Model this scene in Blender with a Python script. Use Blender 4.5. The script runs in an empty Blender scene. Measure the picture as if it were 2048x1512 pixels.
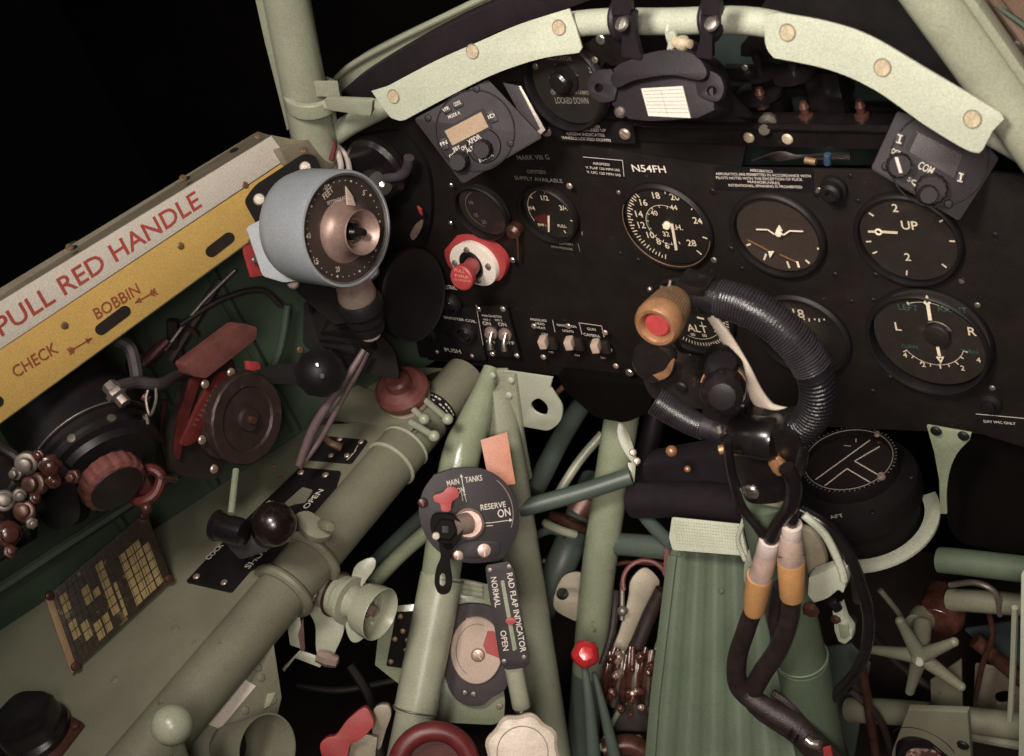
import bpy, bmesh, math, random
from mathutils import Vector, Matrix
from mathutils.geometry import tessellate_polygon
random.seed(7)
S = bpy.context.scene
COL = S.collection
V3 = Vector

# ---------------------------------------------------------------- camera
# World: X to starboard, Y towards the nose, Z up, metres. The main dial board is the plane Y = 0.
FPX = 2886.0                                   # focal length in pixels of a 2048 px wide picture
CAM = V3((0.6611, -0.8917, 0.6598))
ca, sa, cb, sb, cc, sc = (math.cos(.7985), math.sin(.7985), math.cos(.6003), math.sin(.6003), math.cos(-.3844), math.sin(-.3844))
Rz = Matrix(((cc, -sc, 0), (sc, cc, 0), (0, 0, 1)))
Rx = Matrix(((1, 0, 0), (0, cb, -sb), (0, sb, cb)))
Ry = Matrix(((ca, 0, sa), (0, 1, 0), (-sa, 0, ca)))
MW = (Rz @ Rx @ Ry) @ Matrix(((1, 0, 0), (0, 0, -1), (0, 1, 0)))     # world -> (right, down, forward)
RIGHT, DOWN, FWD = V3(MW[0]), V3(MW[1]), V3(MW[2])
cam = bpy.data.objects.new('camera', bpy.data.cameras.new('camera'))
COL.objects.link(cam)
cam.data.sensor_width = 36.0
cam.data.lens = FPX / 2048 * 36.0
cam.data.dof.use_dof = True; cam.data.dof.focus_distance = 1.34; cam.data.dof.aperture_fstop = 11
cam.data.clip_start = 0.01
cam.data.clip_end = 50
m = Matrix((RIGHT, -DOWN, -FWD)).transposed().to_4x4()
m.translation = CAM
cam.matrix_world = m
S.camera = cam

# ---------------------------------------------------------------- world and lamps
w = bpy.data.worlds.new('World'); S.world = w; w.use_nodes = True
w.node_tree.nodes['Background'].inputs[0].default_value = (0.9, 0.75, 0.68, 1)
w.node_tree.nodes['Background'].inputs[1].default_value = 0.0015

def area(name, loc, target, size, power, col, spread=180):
    l = bpy.data.lights.new(name, 'AREA'); l.shape = 'DISK'; l.size = size; l.energy = power; l.color = col; l.spread = math.radians(spread)
    o = bpy.data.objects.new(name, l); COL.objects.link(o)
    o.location = loc
    o.rotation_euler = (V3(target) - V3(loc)).to_track_quat('-Z', 'Y').to_euler()
    return o
area('key_lamp', (0.25, -0.85, 1.10), (0.02, 0.0, 0.16), 0.30, 6.5, (1.0, .91, .82), 88)
area('fill_lamp', (0.85, -1.20, 0.85), (0.02, -0.05, -0.35), 0.40, 2.9, (1.0, .88, .79), 56)
area('left_lamp', (-0.75, -1.1, 1.15), (-0.2, -0.1, 0), 0.4, 1.1, (.95, .90, .93))
S.view_settings.view_transform = 'Standard'
S.view_settings.look = 'None'
S.view_settings.exposure = -0.22
S.view_settings.gamma = 1.0
S.render.engine = 'CYCLES'

# ---------------------------------------------------------------- materials
def mat(name, rgb, rough=.5, metal=0.0, var=.18, scale=60, bump=.15, spec=.5, tint=None, bscale=None, wear=None, coat=0.0):
    m = bpy.data.materials.new(name); m.use_nodes = True
    nt = m.node_tree; N = nt.nodes; L = nt.links
    b = N['Principled BSDF']
    tc = N.new('ShaderNodeTexCoord')
    n1 = N.new('ShaderNodeTexNoise'); n1.inputs['Scale'].default_value = scale; n1.inputs['Detail'].default_value = 6
    n1.inputs['Roughness'].default_value = .65
    L.new(tc.outputs['Object'], n1.inputs['Vector'])
    cr = N.new('ShaderNodeValToRGB')
    cr.color_ramp.elements[0].position = .3; cr.color_ramp.elements[1].position = .7
    lo = tint or tuple(c * (1 - var) for c in rgb)
    hi = tuple(min(1, c * (1 + var * .7)) for c in rgb)
    if tint: hi = rgb
    cr.color_ramp.elements[0].color = (*lo, 1); cr.color_ramp.elements[1].color = (*hi, 1)
    L.new(n1.outputs['Fac'], cr.inputs['Fac'])
    col = cr.outputs['Color']
    if wear:                                   # scuffs and chips with a shape of their own
        n3 = N.new('ShaderNodeTexNoise'); n3.inputs['Scale'].default_value = wear[1]; n3.inputs['Detail'].default_value = 9
        n3.inputs['Roughness'].default_value = .7
        L.new(tc.outputs['Object'], n3.inputs['Vector'])
        r3 = N.new('ShaderNodeValToRGB'); r3.color_ramp.elements[0].position = wear[2]; r3.color_ramp.elements[1].position = wear[2] + .05
        L.new(n3.outputs['Fac'], r3.inputs['Fac'])
        mx = N.new('ShaderNodeMix'); mx.data_type = 'RGBA'
        L.new(r3.outputs['Color'], mx.inputs[0]); L.new(col, mx.inputs[6]); mx.inputs[7].default_value = (*wear[0], 1)
        col = mx.outputs[2]
    g = N.new('ShaderNodeTexNoise'); g.inputs['Scale'].default_value = 750; g.inputs['Detail'].default_value = 2      # fine mottle of the old paint
    L.new(tc.outputs['Object'], g.inputs['Vector'])
    gr = N.new('ShaderNodeMapRange'); gr.inputs['From Min'].default_value = .3; gr.inputs['From Max'].default_value = .7
    gr.inputs['To Min'].default_value = .84; gr.inputs['To Max'].default_value = 1.14; L.new(g.outputs['Fac'], gr.inputs['Value'])
    gm = N.new('ShaderNodeVectorMath'); gm.operation = 'SCALE'; L.new(col, gm.inputs[0]); L.new(gr.outputs['Result'], gm.inputs['Scale'])
    col = gm.outputs['Vector']
    L.new(col, b.inputs['Base Color'])
    n2 = N.new('ShaderNodeTexNoise'); n2.inputs['Scale'].default_value = bscale or 900; n2.inputs['Detail'].default_value = 3
    L.new(tc.outputs['Object'], n2.inputs['Vector'])
    bp = N.new('ShaderNodeBump'); bp.inputs['Strength'].default_value = bump; bp.inputs['Distance'].default_value = .001
    L.new(n2.outputs['Fac'], bp.inputs['Height']); L.new(bp.outputs['Normal'], b.inputs['Normal'])
    mr = N.new('ShaderNodeMapRange'); mr.inputs['To Min'].default_value = max(.02, rough - .1); mr.inputs['To Max'].default_value = min(1, rough + .12)
    n4 = N.new('ShaderNodeTexNoise'); n4.inputs['Scale'].default_value = scale * .6; n4.inputs['Detail'].default_value = 5
    L.new(tc.outputs['Object'], n4.inputs['Vector'])
    L.new(n4.outputs['Fac'], mr.inputs['Value']); L.new(mr.outputs['Result'], b.inputs['Roughness'])
    b.inputs['Metallic'].default_value = metal
    b.inputs['Specular IOR Level'].default_value = spec
    b.inputs['Coat Weight'].default_value = coat
    return m

M = {}
def dm(k, *a, **kw): M[k] = mat(k, *a, **kw)
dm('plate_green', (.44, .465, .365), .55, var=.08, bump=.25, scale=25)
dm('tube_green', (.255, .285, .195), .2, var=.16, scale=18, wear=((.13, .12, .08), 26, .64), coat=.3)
dm('tube_grey', (.33, .345, .255), .28, var=.15, scale=18, wear=((.16, .15, .10), 26, .65))
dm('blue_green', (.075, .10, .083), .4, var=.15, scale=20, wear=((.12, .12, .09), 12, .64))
dm('console_green', (.170, .168, .118), .48, var=.18, scale=12, wear=((.10, .09, .06), 30, .65))
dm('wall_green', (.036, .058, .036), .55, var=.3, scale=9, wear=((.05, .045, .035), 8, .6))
dm('heel_green', (.080, .108, .070), .55, var=.15, scale=15, wear=((.1, .12, .08), 9, .62))
dm('panel_black', (.0120, .0088, .0080), .55, var=.35, scale=30, bump=.5, spec=.25, wear=((.036, .028, .025), 70, .64))
dm('black', (.009, .0075, .008), .5, var=.3, bump=.2, spec=.3)
dm('gloss_black', (.010, .0078, .0082), .24, var=.3, bump=.08, coat=.1, wear=((.035, .022, .018), 35, .66))
dm('purple_black', (.018, .013, .0165), .5, var=.25, scale=35, bump=.25, spec=.35)
dm('matte_black', (.008, .0065, .0065), .75, var=.4, scale=20, bump=.3, spec=.12)
dm('radio_grey', (.020, .0158, .0185), .55, var=.12, bump=.2, spec=.25)
dm('rubber', (.045, .034, .040), .6, var=.3, bump=.5)
dm('cable_dark', (.026, .0165, .017), .42, var=.45, bump=.6, scale=90)
dm('face_black', (.014, .011, .010), .5, var=.2, bump=.1)
dm('face_brown', (.048, .035, .031), .5, var=.25, scale=20)
dm('face_grey', (.026, .021, .019), .5, var=.2)
dm('lume', (.80, .70, .55), .6, var=.12, bump=.05)
dm('white_paint', (.74, .68, .60), .55, var=.07, bump=.1)
dm('white_ink', (.60, .54, .48), .6, var=.1, bump=0)
dm('dim_ink', (.20, .17, .145), .6, var=.2, bump=0)
dm('green_ink', (.045, .11, .085), .6, var=.3, bump=0)
dm('label_white', (.60, .55, .48), .5, var=.06, bump=.1, scale=15)
dm('label_yellow', (.54, .35, .105), .5, var=.1, bump=.2, scale=15)
dm('tan_metal', (.26, .225, .165), .45, var=.2, scale=30, metal=.2)
dm('red_ink', (.38, .065, .05), .6, var=.1, bump=0)
dm('brown_ink', (.27, .07, .035), .6, var=.1, bump=0)
dm('red_paint', (.36, .045, .045), .48, var=.15, bump=.15)
dm('red_dull', (.125, .02, .02), .4, var=.3, bump=.2)
dm('dark_red', (.085, .016, .014), .38, var=.35, bump=.2)
dm('pink_brown', (.20, .075, .065), .32, var=.25, metal=.2, bump=.1)
dm('satin_black', (.012, .0095, .010), .4, var=.3, bump=.1, spec=.35)
dm('hyd_brown', (.060, .022, .016), .22, var=.6, scale=60, coat=.3)
dm('cap_brown', (.13, .043, .038), .35, var=.25)
dm('bluegrey', (.26, .285, .31), .45, var=.12, scale=22, bump=.3, wear=((.36, .38, .39), 16, .66))
dm('steel', (.55, .50, .45), .28, metal=.9, var=.2, scale=80, bump=.1)
dm('warm_steel', (.46, .34, .285), .38, metal=.6, var=.25, scale=60, bump=.1)
dm('dull_steel', (.22, .19, .165), .42, metal=.6, var=.35, scale=60)
dm('brass', (.38, .195, .10), .36, metal=.4, var=.3, scale=70, bump=.2)
dm('brass_dull', (.22, .135, .075), .45, metal=.4, var=.35, scale=50, bump=.3)
dm('rivet', (.60, .50, .34), .4, metal=.3, var=.2, scale=120)
dm('pink_label', (.55, .24, .155), .5, var=.2, scale=30)
dm('leather', (.011, .009, .011), .33, var=.3, bump=.4, bscale=500)
dm('cord', (.030, .026, .029), .24, var=.35, bump=.2)
dm('cream', (.55, .47, .39), .4, var=.12, bump=.15)
dm('orange', (.47, .245, .095), .5, var=.12, bump=.2)
dm('clear_sleeve', (.44, .32, .27), .3, var=.25, bump=.3)
dm('cream_disc', (.47, .36, .29), .5, var=.12, scale=20, bump=.2)
dm('dark_brown', (.020, .013, .011), .55, var=.5, scale=14)
dm('brown_frame', (.17, .115, .08), .5, var=.25, scale=18)
dm('rust', (.085, .036, .026), .33, var=.5, scale=50, metal=.3)
dm('tile_yellow', (.27, .20, .085), .5, var=.25, scale=60)
dm('tile_brown', (.030, .020, .011), .5, var=.5, scale=120, wear=((.14, .10, .045), 60, .58))
dm('lcd', (.33, .235, .155), .35, var=.06, bump=0)
dm('lcd_dark', (.018, .012, .012), .2, var=.1, bump=0)
dm('sleeve_white', (.52, .44, .40), .45, var=.15)
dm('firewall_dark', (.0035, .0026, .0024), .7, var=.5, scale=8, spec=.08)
def glass_mat():
    m = bpy.data.materials.new('dial_glass'); m.use_nodes = True
    nt = m.node_tree; N = nt.nodes; L = nt.links
    N.remove(N['Principled BSDF'])
    out = N['Material Output']
    lw = N.new('ShaderNodeLayerWeight'); lw.inputs['Blend'].default_value = .5
    pw = N.new('ShaderNodeMath'); pw.operation = 'POWER'; pw.inputs[1].default_value = 3.5; L.new(lw.outputs['Facing'], pw.inputs[0])
    fr = N.new('ShaderNodeMath'); fr.operation = 'MULTIPLY_ADD'; fr.inputs[1].default_value = .45; fr.inputs[2].default_value = .065; L.new(pw.outputs[0], fr.inputs[0])
    tr = N.new('ShaderNodeBsdfTransparent'); tr.inputs[0].default_value = (.97, .95, .93, 1)
    gl = N.new('ShaderNodeBsdfGlossy'); gl.inputs['Roughness'].default_value = .06
    tc = N.new('ShaderNodeTexCoord'); n = N.new('ShaderNodeTexNoise'); n.inputs['Scale'].default_value = 40
    L.new(tc.outputs['Object'], n.inputs['Vector'])
    mr = N.new('ShaderNodeMapRange'); mr.inputs['To Min'].default_value = .03; mr.inputs['To Max'].default_value = .16
    L.new(n.outputs['Fac'], mr.inputs['Value']); L.new(mr.outputs['Result'], gl.inputs['Roughness'])
    mx = N.new('ShaderNodeMixShader')
    L.new(fr.outputs[0], mx.inputs[0]); L.new(tr.outputs[0], mx.inputs[1]); L.new(gl.outputs[0], mx.inputs[2])
    L.new(mx.outputs[0], out.inputs['Surface'])
    return m
M['glass'] = glass_mat()

# ---------------------------------------------------------------- measuring helpers
def ray(px, py):
    return RIGHT * ((px - 1024) / FPX) + DOWN * ((py - 756) / FPX) + FWD
def at(px, py, d):
    return CAM + ray(px, py) * d
class PL:                                       # a real plane in the cockpit; calling it with a picture point gives the place on it
    def __init__(s, p, n):
        s.p = V3(p); s.n = V3(n).normalized()
        if s.n.dot(FWD) > 0: s.n = -s.n
    def __call__(s, px, py, off=0.0):
        r = ray(px, py)
        p = s.p + s.n * off
        return CAM + r * ((p - CAM).dot(s.n) / r.dot(s.n))
    def up(s, off): return PL(s.p + s.n * off, s.n)
def PX(v): return PL((v, 0, 0), (1, 0, 0))
def PY(v): return PL((0, v, 0), (0, 1, 0))
def PZ(v): return PL((0, 0, v), (0, 0, 1))
def PF(px, py, d, n=None): return PL(at(px, py, d), n or -FWD)      # n: which way the thing faces
def mix(a, b, t): return (V3(a) * (1 - t) + V3(b) * t).normalized()
def proj(P):
    q = V3(P) - CAM
    return 1024 + FPX * q.dot(RIGHT) / q.dot(FWD), 756 + FPX * q.dot(DOWN) / q.dot(FWD), q.dot(FWD)
XA, YA, ZA = V3((1, 0, 0)), V3((0, 1, 0)), V3((0, 0, 1))
PAN = PY(0.0)

def frame(n, ex=None):
    n = V3(n).normalized()
    if ex is None: ex = XA if abs(n.x) < .9 else YA
    ex = V3(ex); ex = (ex - n * ex.dot(n)).normalized()
    return ex, n.cross(ex), n
def rnd(pts, r, n=5):                           # round every corner of a polygon
    out = []
    L = len(pts)
    for i in range(L):
        p = V3((*pts[i], 0)); a = V3((*pts[i - 1], 0)) - p; b = V3((*pts[(i + 1) % L], 0)) - p
        rr = min(r, a.length * .45, b.length * .45)
        A = p + a.normalized() * rr; B = p + b.normalized() * rr
        for k in range(n + 1):
            t = k / n
            q = A * (1 - t) ** 2 + p * 2 * t * (1 - t) + B * t * t
            out.append((q.x, q.y))
    return out
def crom(pts, sub, closed=False):
    pts = [V3(p) if len(p) == 3 else V3((*p, 0)) for p in pts]
    L = len(pts); out = []
    for i in range(L if closed else L - 1):
        g = (lambda k: pts[k % L]) if closed else (lambda k: pts[max(0, min(L - 1, k))])
        p0, p1, p2, p3 = g(i - 1), g(i), g(i + 1), g(i + 2)
        for k in range(sub):
            t = k / sub
            out.append(.5 * ((2 * p1) + (p2 - p0) * t + (2 * p0 - 5 * p1 + 4 * p2 - p3) * t * t + (3 * p1 - p0 - 3 * p2 + p3) * t ** 3))
    if not closed: out.append(pts[-1])
    return out
def curve2(pts, sub=6, closed=True): return [(q.x, q.y) for q in crom(pts, sub, closed)]
def circ(cx, cy, r, n=24): return [(cx + r * math.cos(2 * math.pi * k / n), cy + r * math.sin(2 * math.pi * k / n)) for k in range(n)]

_font_cache = {}
def glyphs(s):
    if s in _font_cache: return _font_cache[s]
    c = bpy.data.curves.new('t', 'FONT'); c.body = s; c.size = 1; c.resolution_u = 3; c.extrude = 0; c.offset = .011; c.align_x = 'LEFT'; c.space_line = .85
    o = bpy.data.objects.new('t', c); COL.objects.link(o)
    dg = bpy.context.evaluated_depsgraph_get(); dg.update()
    me = bpy.data.meshes.new_from_object(o.evaluated_get(dg))
    vs = [v.co.copy() for v in me.vertices]; fs = [tuple(p.vertices) for p in me.polygons]
    bpy.data.objects.remove(o); bpy.data.curves.remove(c); bpy.data.meshes.remove(me)
    if vs:
        x0 = min(v.x for v in vs); x1 = max(v.x for v in vs); y0 = min(v.y for v in vs); y1 = max(v.y for v in vs)
    else: x0 = y0 = 0; x1 = y1 = 1
    _font_cache[s] = (vs, fs, x0, x1, y0, y1)
    return _font_cache[s]

class MB:
    def __init__(s): s.bm = bmesh.new()
    def _add(s, vs, fs):
        bv = [s.bm.verts.new(v) for v in vs]
        for f in fs:
            try: s.bm.faces.new([bv[i] for i in f])
            except ValueError: pass
        return s
    def solid(s, loops, n, t):                  # loops of world points on one plane (outer, then holes); front there, depth t behind
        n = V3(n).normalized()
        ex, ey, _ = frame(n)
        flat = [p for l in loops for p in l]
        tri = tessellate_polygon([[V3((p.dot(ex), p.dot(ey), 0)) for p in l] for l in loops])
        N = len(flat)
        vs = list(flat) + [p - n * t for p in flat]
        fs = [tuple(x) for x in tri] + [tuple(N + i for i in reversed(x)) for x in tri]
        k = 0
        for l in loops:
            L = len(l)
            for i in range(L):
                a, b = k + i, k + (i + 1) % L
                fs.append((a, b, N + b, N + a))
            k += L
        return s._add(vs, fs)
    def slab(s, pl, pts, t=.002, off=0.0, holes=()):
        loops = [[pl(x, y, off) for x, y in pts]] + [[pl(x, y, off) for x, y in h] for h in holes]
        return s.solid(loops, pl.n, t)
    def lathe(s, o, n, prof, seg=40, ex=None, ell=1.0, wob=None):
        ex, ey, n = frame(n, ex); o = V3(o)
        vs = []; rings = []
        for r, h in prof:
            if r <= 1e-6: rings.append([len(vs)]); vs.append(o + n * h)
            else:
                ring = []
                for k in range(seg):
                    a = 2 * math.pi * k / seg
                    q = r * (wob(a, h) if wob else 1)
                    ring.append(len(vs)); vs.append(o + n * h + ex * (q * math.cos(a)) + ey * (q * ell * math.sin(a)))
                rings.append(ring)
        fs = []
        for A, B in zip(rings, rings[1:]):
            if len(A) == 1 and len(B) == 1: continue
            for k in range(seg):
                k2 = (k + 1) % seg
                if len(A) == 1: fs.append((A[0], B[k], B[k2]))
                elif len(B) == 1: fs.append((A[k], A[k2], B[0]))
                else: fs.append((A[k], A[k2], B[k2], B[k]))
        return s._add(vs, fs)
    def cyl(s, a, b, r, r2=None, seg=24, ch=0.0):
        a, b = V3(a), V3(b); h = (b - a).length; r2 = r if r2 is None else r2
        c = ch or min(r, r2, h) * .08
        return s.lathe(a, b - a, [(0, 0), (r - c, 0), (r, c), (r2, h - c), (r2 - c, h), (0, h)], seg)
    def tube(s, pts, r, seg=14, sub=8, caps=True, flat=1.0, up=None):
        pts = [V3(p) for p in pts]
        rs = r if isinstance(r, (list, tuple)) else [r] * len(pts)
        if len(pts) > 2:
            P = crom(pts, sub); R_ = [q.x for q in crom([(x, 0, 0) for x in rs], sub)]
        else: P, R_ = pts, list(rs)
        s.path = P
        vs = []; nrm = None
        for i, p in enumerate(P):
            t = (P[min(i + 1, len(P) - 1)] - P[max(i - 1, 0)]).normalized()
            if nrm is None:
                nrm = V3(up) if up is not None else (t.orthogonal())
            nrm = (nrm - t * nrm.dot(t)).normalized()
            b = t.cross(nrm)
            for k in range(seg):
                a = 2 * math.pi * k / seg
                vs.append(p + nrm * (R_[i] * math.cos(a) * flat) + b * (R_[i] * math.sin(a)))
        fs = []
        for i in range(len(P) - 1):
            for k in range(seg):
                k2 = (k + 1) % seg
                fs.append((i * seg + k, i * seg + k2, (i + 1) * seg + k2, (i + 1) * seg + k))
        if caps:
            fs.append(tuple(reversed(range(seg)))); fs.append(tuple((len(P) - 1) * seg + k for k in range(seg)))
        return s._add(vs, fs)
    def box(s, o, ex, ey, ez, sx, sy, sz):
        o = V3(o); ex, ey, ez = V3(ex) * sx / 2, V3(ey) * sy / 2, V3(ez) * sz / 2
        vs = [o + ex * a + ey * b + ez * c for a in (-1, 1) for b in (-1, 1) for c in (-1, 1)]
        return s._add(vs, [(0, 1, 3, 2), (4, 6, 7, 5), (0, 4, 5, 1), (2, 3, 7, 6), (0, 2, 6, 4), (1, 5, 7, 3)])
    def ball(s, o, r, n=None, sq=1.0, seg=28):
        pr = [(r * math.sin(math.pi * k / 14), -r * sq * math.cos(math.pi * k / 14)) for k in range(15)]
        pr[0] = (0, pr[0][1]); pr[-1] = (0, pr[-1][1])
        return s.lathe(o, n or ZA, pr, seg)
    def ring(s, o, n, R, r, seg=40, a0=0, a1=2 * math.pi, ex=None, rseg=10, ell=1.0):
        ex, ey, n = frame(n, ex); full = abs(a1 - a0 - 2 * math.pi) < 1e-6
        pts = [V3(o) + ex * (R * math.cos(a0 + (a1 - a0) * k / seg)) + ey * (R * ell * math.sin(a0 + (a1 - a0) * k / seg)) for k in range(seg + 1)]
        P = pts; vs = []; fs = []
        K = seg if full else seg + 1
        for i in range(K):
            a = a0 + (a1 - a0) * i / seg
            rad = (ex * math.cos(a) + ey * ell * math.sin(a)).normalized()
            for k in range(rseg):
                q = 2 * math.pi * k / rseg
                vs.append(P[i] + rad * (r * math.cos(q)) + n * (r * math.sin(q)))
        for i in range(seg):
            j = (i + 1) % K if full else i + 1
            for k in range(rseg):
                k2 = (k + 1) % rseg
                fs.append((i * rseg + k, i * rseg + k2, j * rseg + k2, j * rseg + k))
        return s._add(vs, fs)
    def line(s, pl, a, b, w, off=.00025, t=.0002):       # painted or printed bar between two points of a plane
        A, B = pl(*a, off), pl(*b, off)
        d = (B - A).normalized(); q = pl.n.cross(d) * (w / 2)
        return s.solid([[A - q, B - q, B + q, A + q]], pl.n, t)
    def text(s, pl, txt, a, b, h=None, off=.00025, t=0):     # lettering whose baseline runs a -> b on a plane
        vs, fs, x0, x1, y0, y1 = glyphs(txt)
        A, B = pl(*a, off), pl(*b, off)
        W = (B - A).length; ex = (B - A) / W; ey = pl.n.cross(ex)
        if ey.dot(DOWN) > 0 and abs(ex.dot(DOWN)) < .75: ey = -ey
        sx = W / (x1 - x0); sy = (h / (y1 - y0)) if h else sx
        base = [A + ex * ((v.x - x0) * sx) + ey * ((v.y - y0) * sy) for v in vs]
        N = len(base)
        s._add(base, fs)
        if t > 0: s._add([p - pl.n * t * .5 for p in base], fs)
        return s
    def ctext(s, pl, txt, c, h, off=.0006, ex=XA, asp=1.0, rot=0):      # lettering centred on a point, upright on the plane
        vs, fs, x0, x1, y0, y1 = glyphs(txt)
        ex = (V3(ex) - pl.n * V3(ex).dot(pl.n)).normalized(); ey = pl.n.cross(ex)
        if rot:
            r = Matrix.Rotation(rot, 3, pl.n); ex = r @ ex; ey = r @ ey
        k = h / (y1 - y0); O = pl(*c, off)
        return s._add([O + ex * ((v.x - (x0 + x1) / 2) * k * asp) + ey * ((v.y - (y0 + y1) / 2) * k) for v in vs], fs)

def finish(mb, name, material, origin, bev=0.0, sharp=34):
    bm = mb.bm
    bmesh.ops.remove_doubles(bm, verts=bm.verts, dist=1e-6)
    bmesh.ops.recalc_face_normals(bm, faces=bm.faces)
    if bev:
        es = [e for e in bm.edges if len(e.link_faces) == 2 and e.calc_face_angle(0) > math.radians(38)]
        try: bmesh.ops.bevel(bm, geom=es, offset=bev, segments=2, profile=.6, affect='EDGES', clamp_overlap=True)
        except Exception: pass
    for f in bm.faces: f.smooth = True
    for e in bm.edges:
        if len(e.link_faces) == 2 and e.calc_face_angle(0) > math.radians(sharp): e.smooth = False
    for v in bm.verts: v.co -= origin
    me = bpy.data.meshes.new(name); bm.to_mesh(me); bm.free()
    me.materials.append(M[material] if isinstance(material, str) else material)
    return me

class Thing:                                    # an Empty at the thing's base that parents its parts
    def __init__(s, name, label, cat, loc, group=None):
        s.o = bpy.data.objects.new(name, None); COL.objects.link(s.o)
        s.o.empty_display_size = .01
        s.loc = V3(loc); s.o.location = s.loc
        s.o['label'] = label; s.o['category'] = cat
        if group: s.o['group'] = group
    def part(s, name, mb, material, bev=0.0, label=None, parent=None, stuff=False):
        me = finish(mb, name, material, s.loc, bev)
        o = bpy.data.objects.new(name, me); COL.objects.link(o); o.parent = parent or s.o
        if label: o['label'] = label
        if stuff: o['kind'] = 'stuff'
        return o
    def screw(s, p, n, r=.0028, material='steel', name='screw', parent=None, dome=.45):
        key = (round(r, 5), material, dome)
        if key not in _screws:
            b = MB(); b.lathe((0, 0, 0), ZA, [(0, -.0004), (r, -.0004), (r, r * .12), (r * .8, r * dome * .8), (r * .35, r * dome), (0, r * dome)], 16)
            if r > .0026 and dome >= .3:
                b.box((0, 0, r * dome), XA, YA, ZA, r * 1.5, r * .22, r * .08)
            _screws[key] = finish(b, 'screw', material, V3((0, 0, 0)))
        o = bpy.data.objects.new(name, _screws[key]); COL.objects.link(o); o.parent = parent or s.o
        ex, ey, nn = frame(n)
        a = random.uniform(0, 3); e1 = ex * math.cos(a) + ey * math.sin(a); e2 = nn.cross(e1)
        mt = Matrix((e1, e2, nn)).transposed().to_4x4(); mt.translation = V3(p) - s.loc
        o.matrix_local = mt
        return o
_screws = {}
def separate(T, name, mbs, material, bev=0.0, parent=None):      # several pieces of one kind, each a part of its own
    return [T.part(name, b, material, bev, parent=parent) for b in mbs]
def single(name, label, cat, mb, material, bev=0.0, group=None):        # a thing that is one mesh
    c = V3((0, 0, 0)); n = 0
    for v in mb.bm.verts: c += v.co; n += 1
    c /= n
    me = finish(mb, name, material, c, bev)
    o = bpy.data.objects.new(name, me); COL.objects.link(o); o.location = c
    o['label'] = label; o['category'] = cat
    if group: o['group'] = group
    return o
def structure(name, mb, material, bev=0.0):
    me = finish(mb, name, material, V3((0, 0, 0)), bev)
    o = bpy.data.objects.new(name, me); COL.objects.link(o); o['kind'] = 'structure'
    return o

# ================================================================ SETTING
b = MB(); b.box((0, .42, -.3), XA, YA, ZA, 2.6, .02, 1.2); structure('firewall', b, 'firewall_dark')
b = MB(); b.box((0, -.2, -.85), XA, YA, ZA, 2.6, 1.3, .02); structure('floor', b, 'dark_brown')

# cockpit side skin behind the console
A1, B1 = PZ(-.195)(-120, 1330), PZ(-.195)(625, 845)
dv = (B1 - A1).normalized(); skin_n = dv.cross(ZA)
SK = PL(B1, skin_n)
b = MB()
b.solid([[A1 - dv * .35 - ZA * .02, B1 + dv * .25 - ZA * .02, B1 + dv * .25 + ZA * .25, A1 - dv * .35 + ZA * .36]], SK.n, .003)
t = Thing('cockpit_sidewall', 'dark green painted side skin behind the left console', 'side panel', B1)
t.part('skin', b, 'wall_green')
b = MB()
for px in (560, 330, 80):
    p = SK(px, 800, .004); b.tube([V3((p.x, p.y, -.19)), V3((p.x - .002, p.y, .12))], .006, 8)
b.tube([SK(-60, 1215, .006), SK(420, 905, .006), SK(560, 830, .006)], .006, 8)
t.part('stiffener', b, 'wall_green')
b = MB(); b.tube([SK(390, 800, .01), SK(350, 690, .01), SK(345, 640, .01)], .006, 8); b.tube([SK(340, 720, .012), SK(390, 640, .01), SK(440, 560, .01)], .005, 8)
t.part('bracket', b, 'dark_brown')
for q in ((378, 640), (460, 620), (300, 730), (600, 700)): t.screw(SK(*q, .001), SK.n, .004, 'brass_dull')

# ================================================================ FRAME TUBES
def ftube(name, label, cat, pts, r, material, group=None, seg=24):
    b = MB(); b.tube(pts, r, seg, sub=8); return single(name, label, cat, b, material, group=group)

# windscreen post, left
P0 = PY(-.035); P1 = PY(-.02)
t = Thing('windscreen_post', 'thick pale green tube standing upright left of the coaming with a clamp collar', 'frame post', P0(640, 330))
b = MB(); b.tube([P0(640, 338), P0(612, 200), P0(562, -60), P0(498, -390)], .0215, 30); t.part('tube', b, 'tube_grey')
b = MB(); b.slab(PY(-.05), [(497, -60), (521, -60), (548, 60), (592, 245), (574, 262), (556, 190), (528, 80)], .012)
t.part('edge_strip', b, 'tube_grey', .0008)
cn = (P0(606, 150) - P0(622, 240)).normalized()
b = MB(); b.lathe(P0(624, 196), cn, [(.0215, -.007), (.0255, -.007), (.0265, -.006), (.0265, .008), (.0255, .009), (.0215, .009)], 40); 
b.box(P0(640, 182) + RIGHT * .008, cn, RIGHT, FWD, .018, .022, .022)
t.part('collar', b, 'tube_grey', .0012)
b = MB(); b.slab(PY(-.055), rnd([(648, 196), (745, 200), (742, 232), (655, 220)], 6), .004)
b.tube([PY(-.05)(650, 212), PY(-.04)(742, 224)], .0035, 10)
t.part('bracket_arm', b, 'tube_grey', .0008)
t.screw(PY(-.05)(742, 214), -YA, .004, 'tube_grey')
b = MB(); b.slab(P1, [(655, 160), (672, 280), (655, 330), (640, 320), (630, 220)], .006); t.part('gusset', b, 'tube_grey', .001)

# the arch tube
AR = PY(-.012)
ftube('coaming_arch_tube', 'pale green arch tube running under both coaming plates and bare across the top centre', 'frame tube',
      [AR(600, 330), AR(680, 262), AR(770, 212), AR(950, 120), AR(1130, 52), AR(1340, 43), AR(1540, 48), AR(1740, 130), AR(1985, 262), AR(2100, 330)], .0105, 'plate_green')

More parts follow.
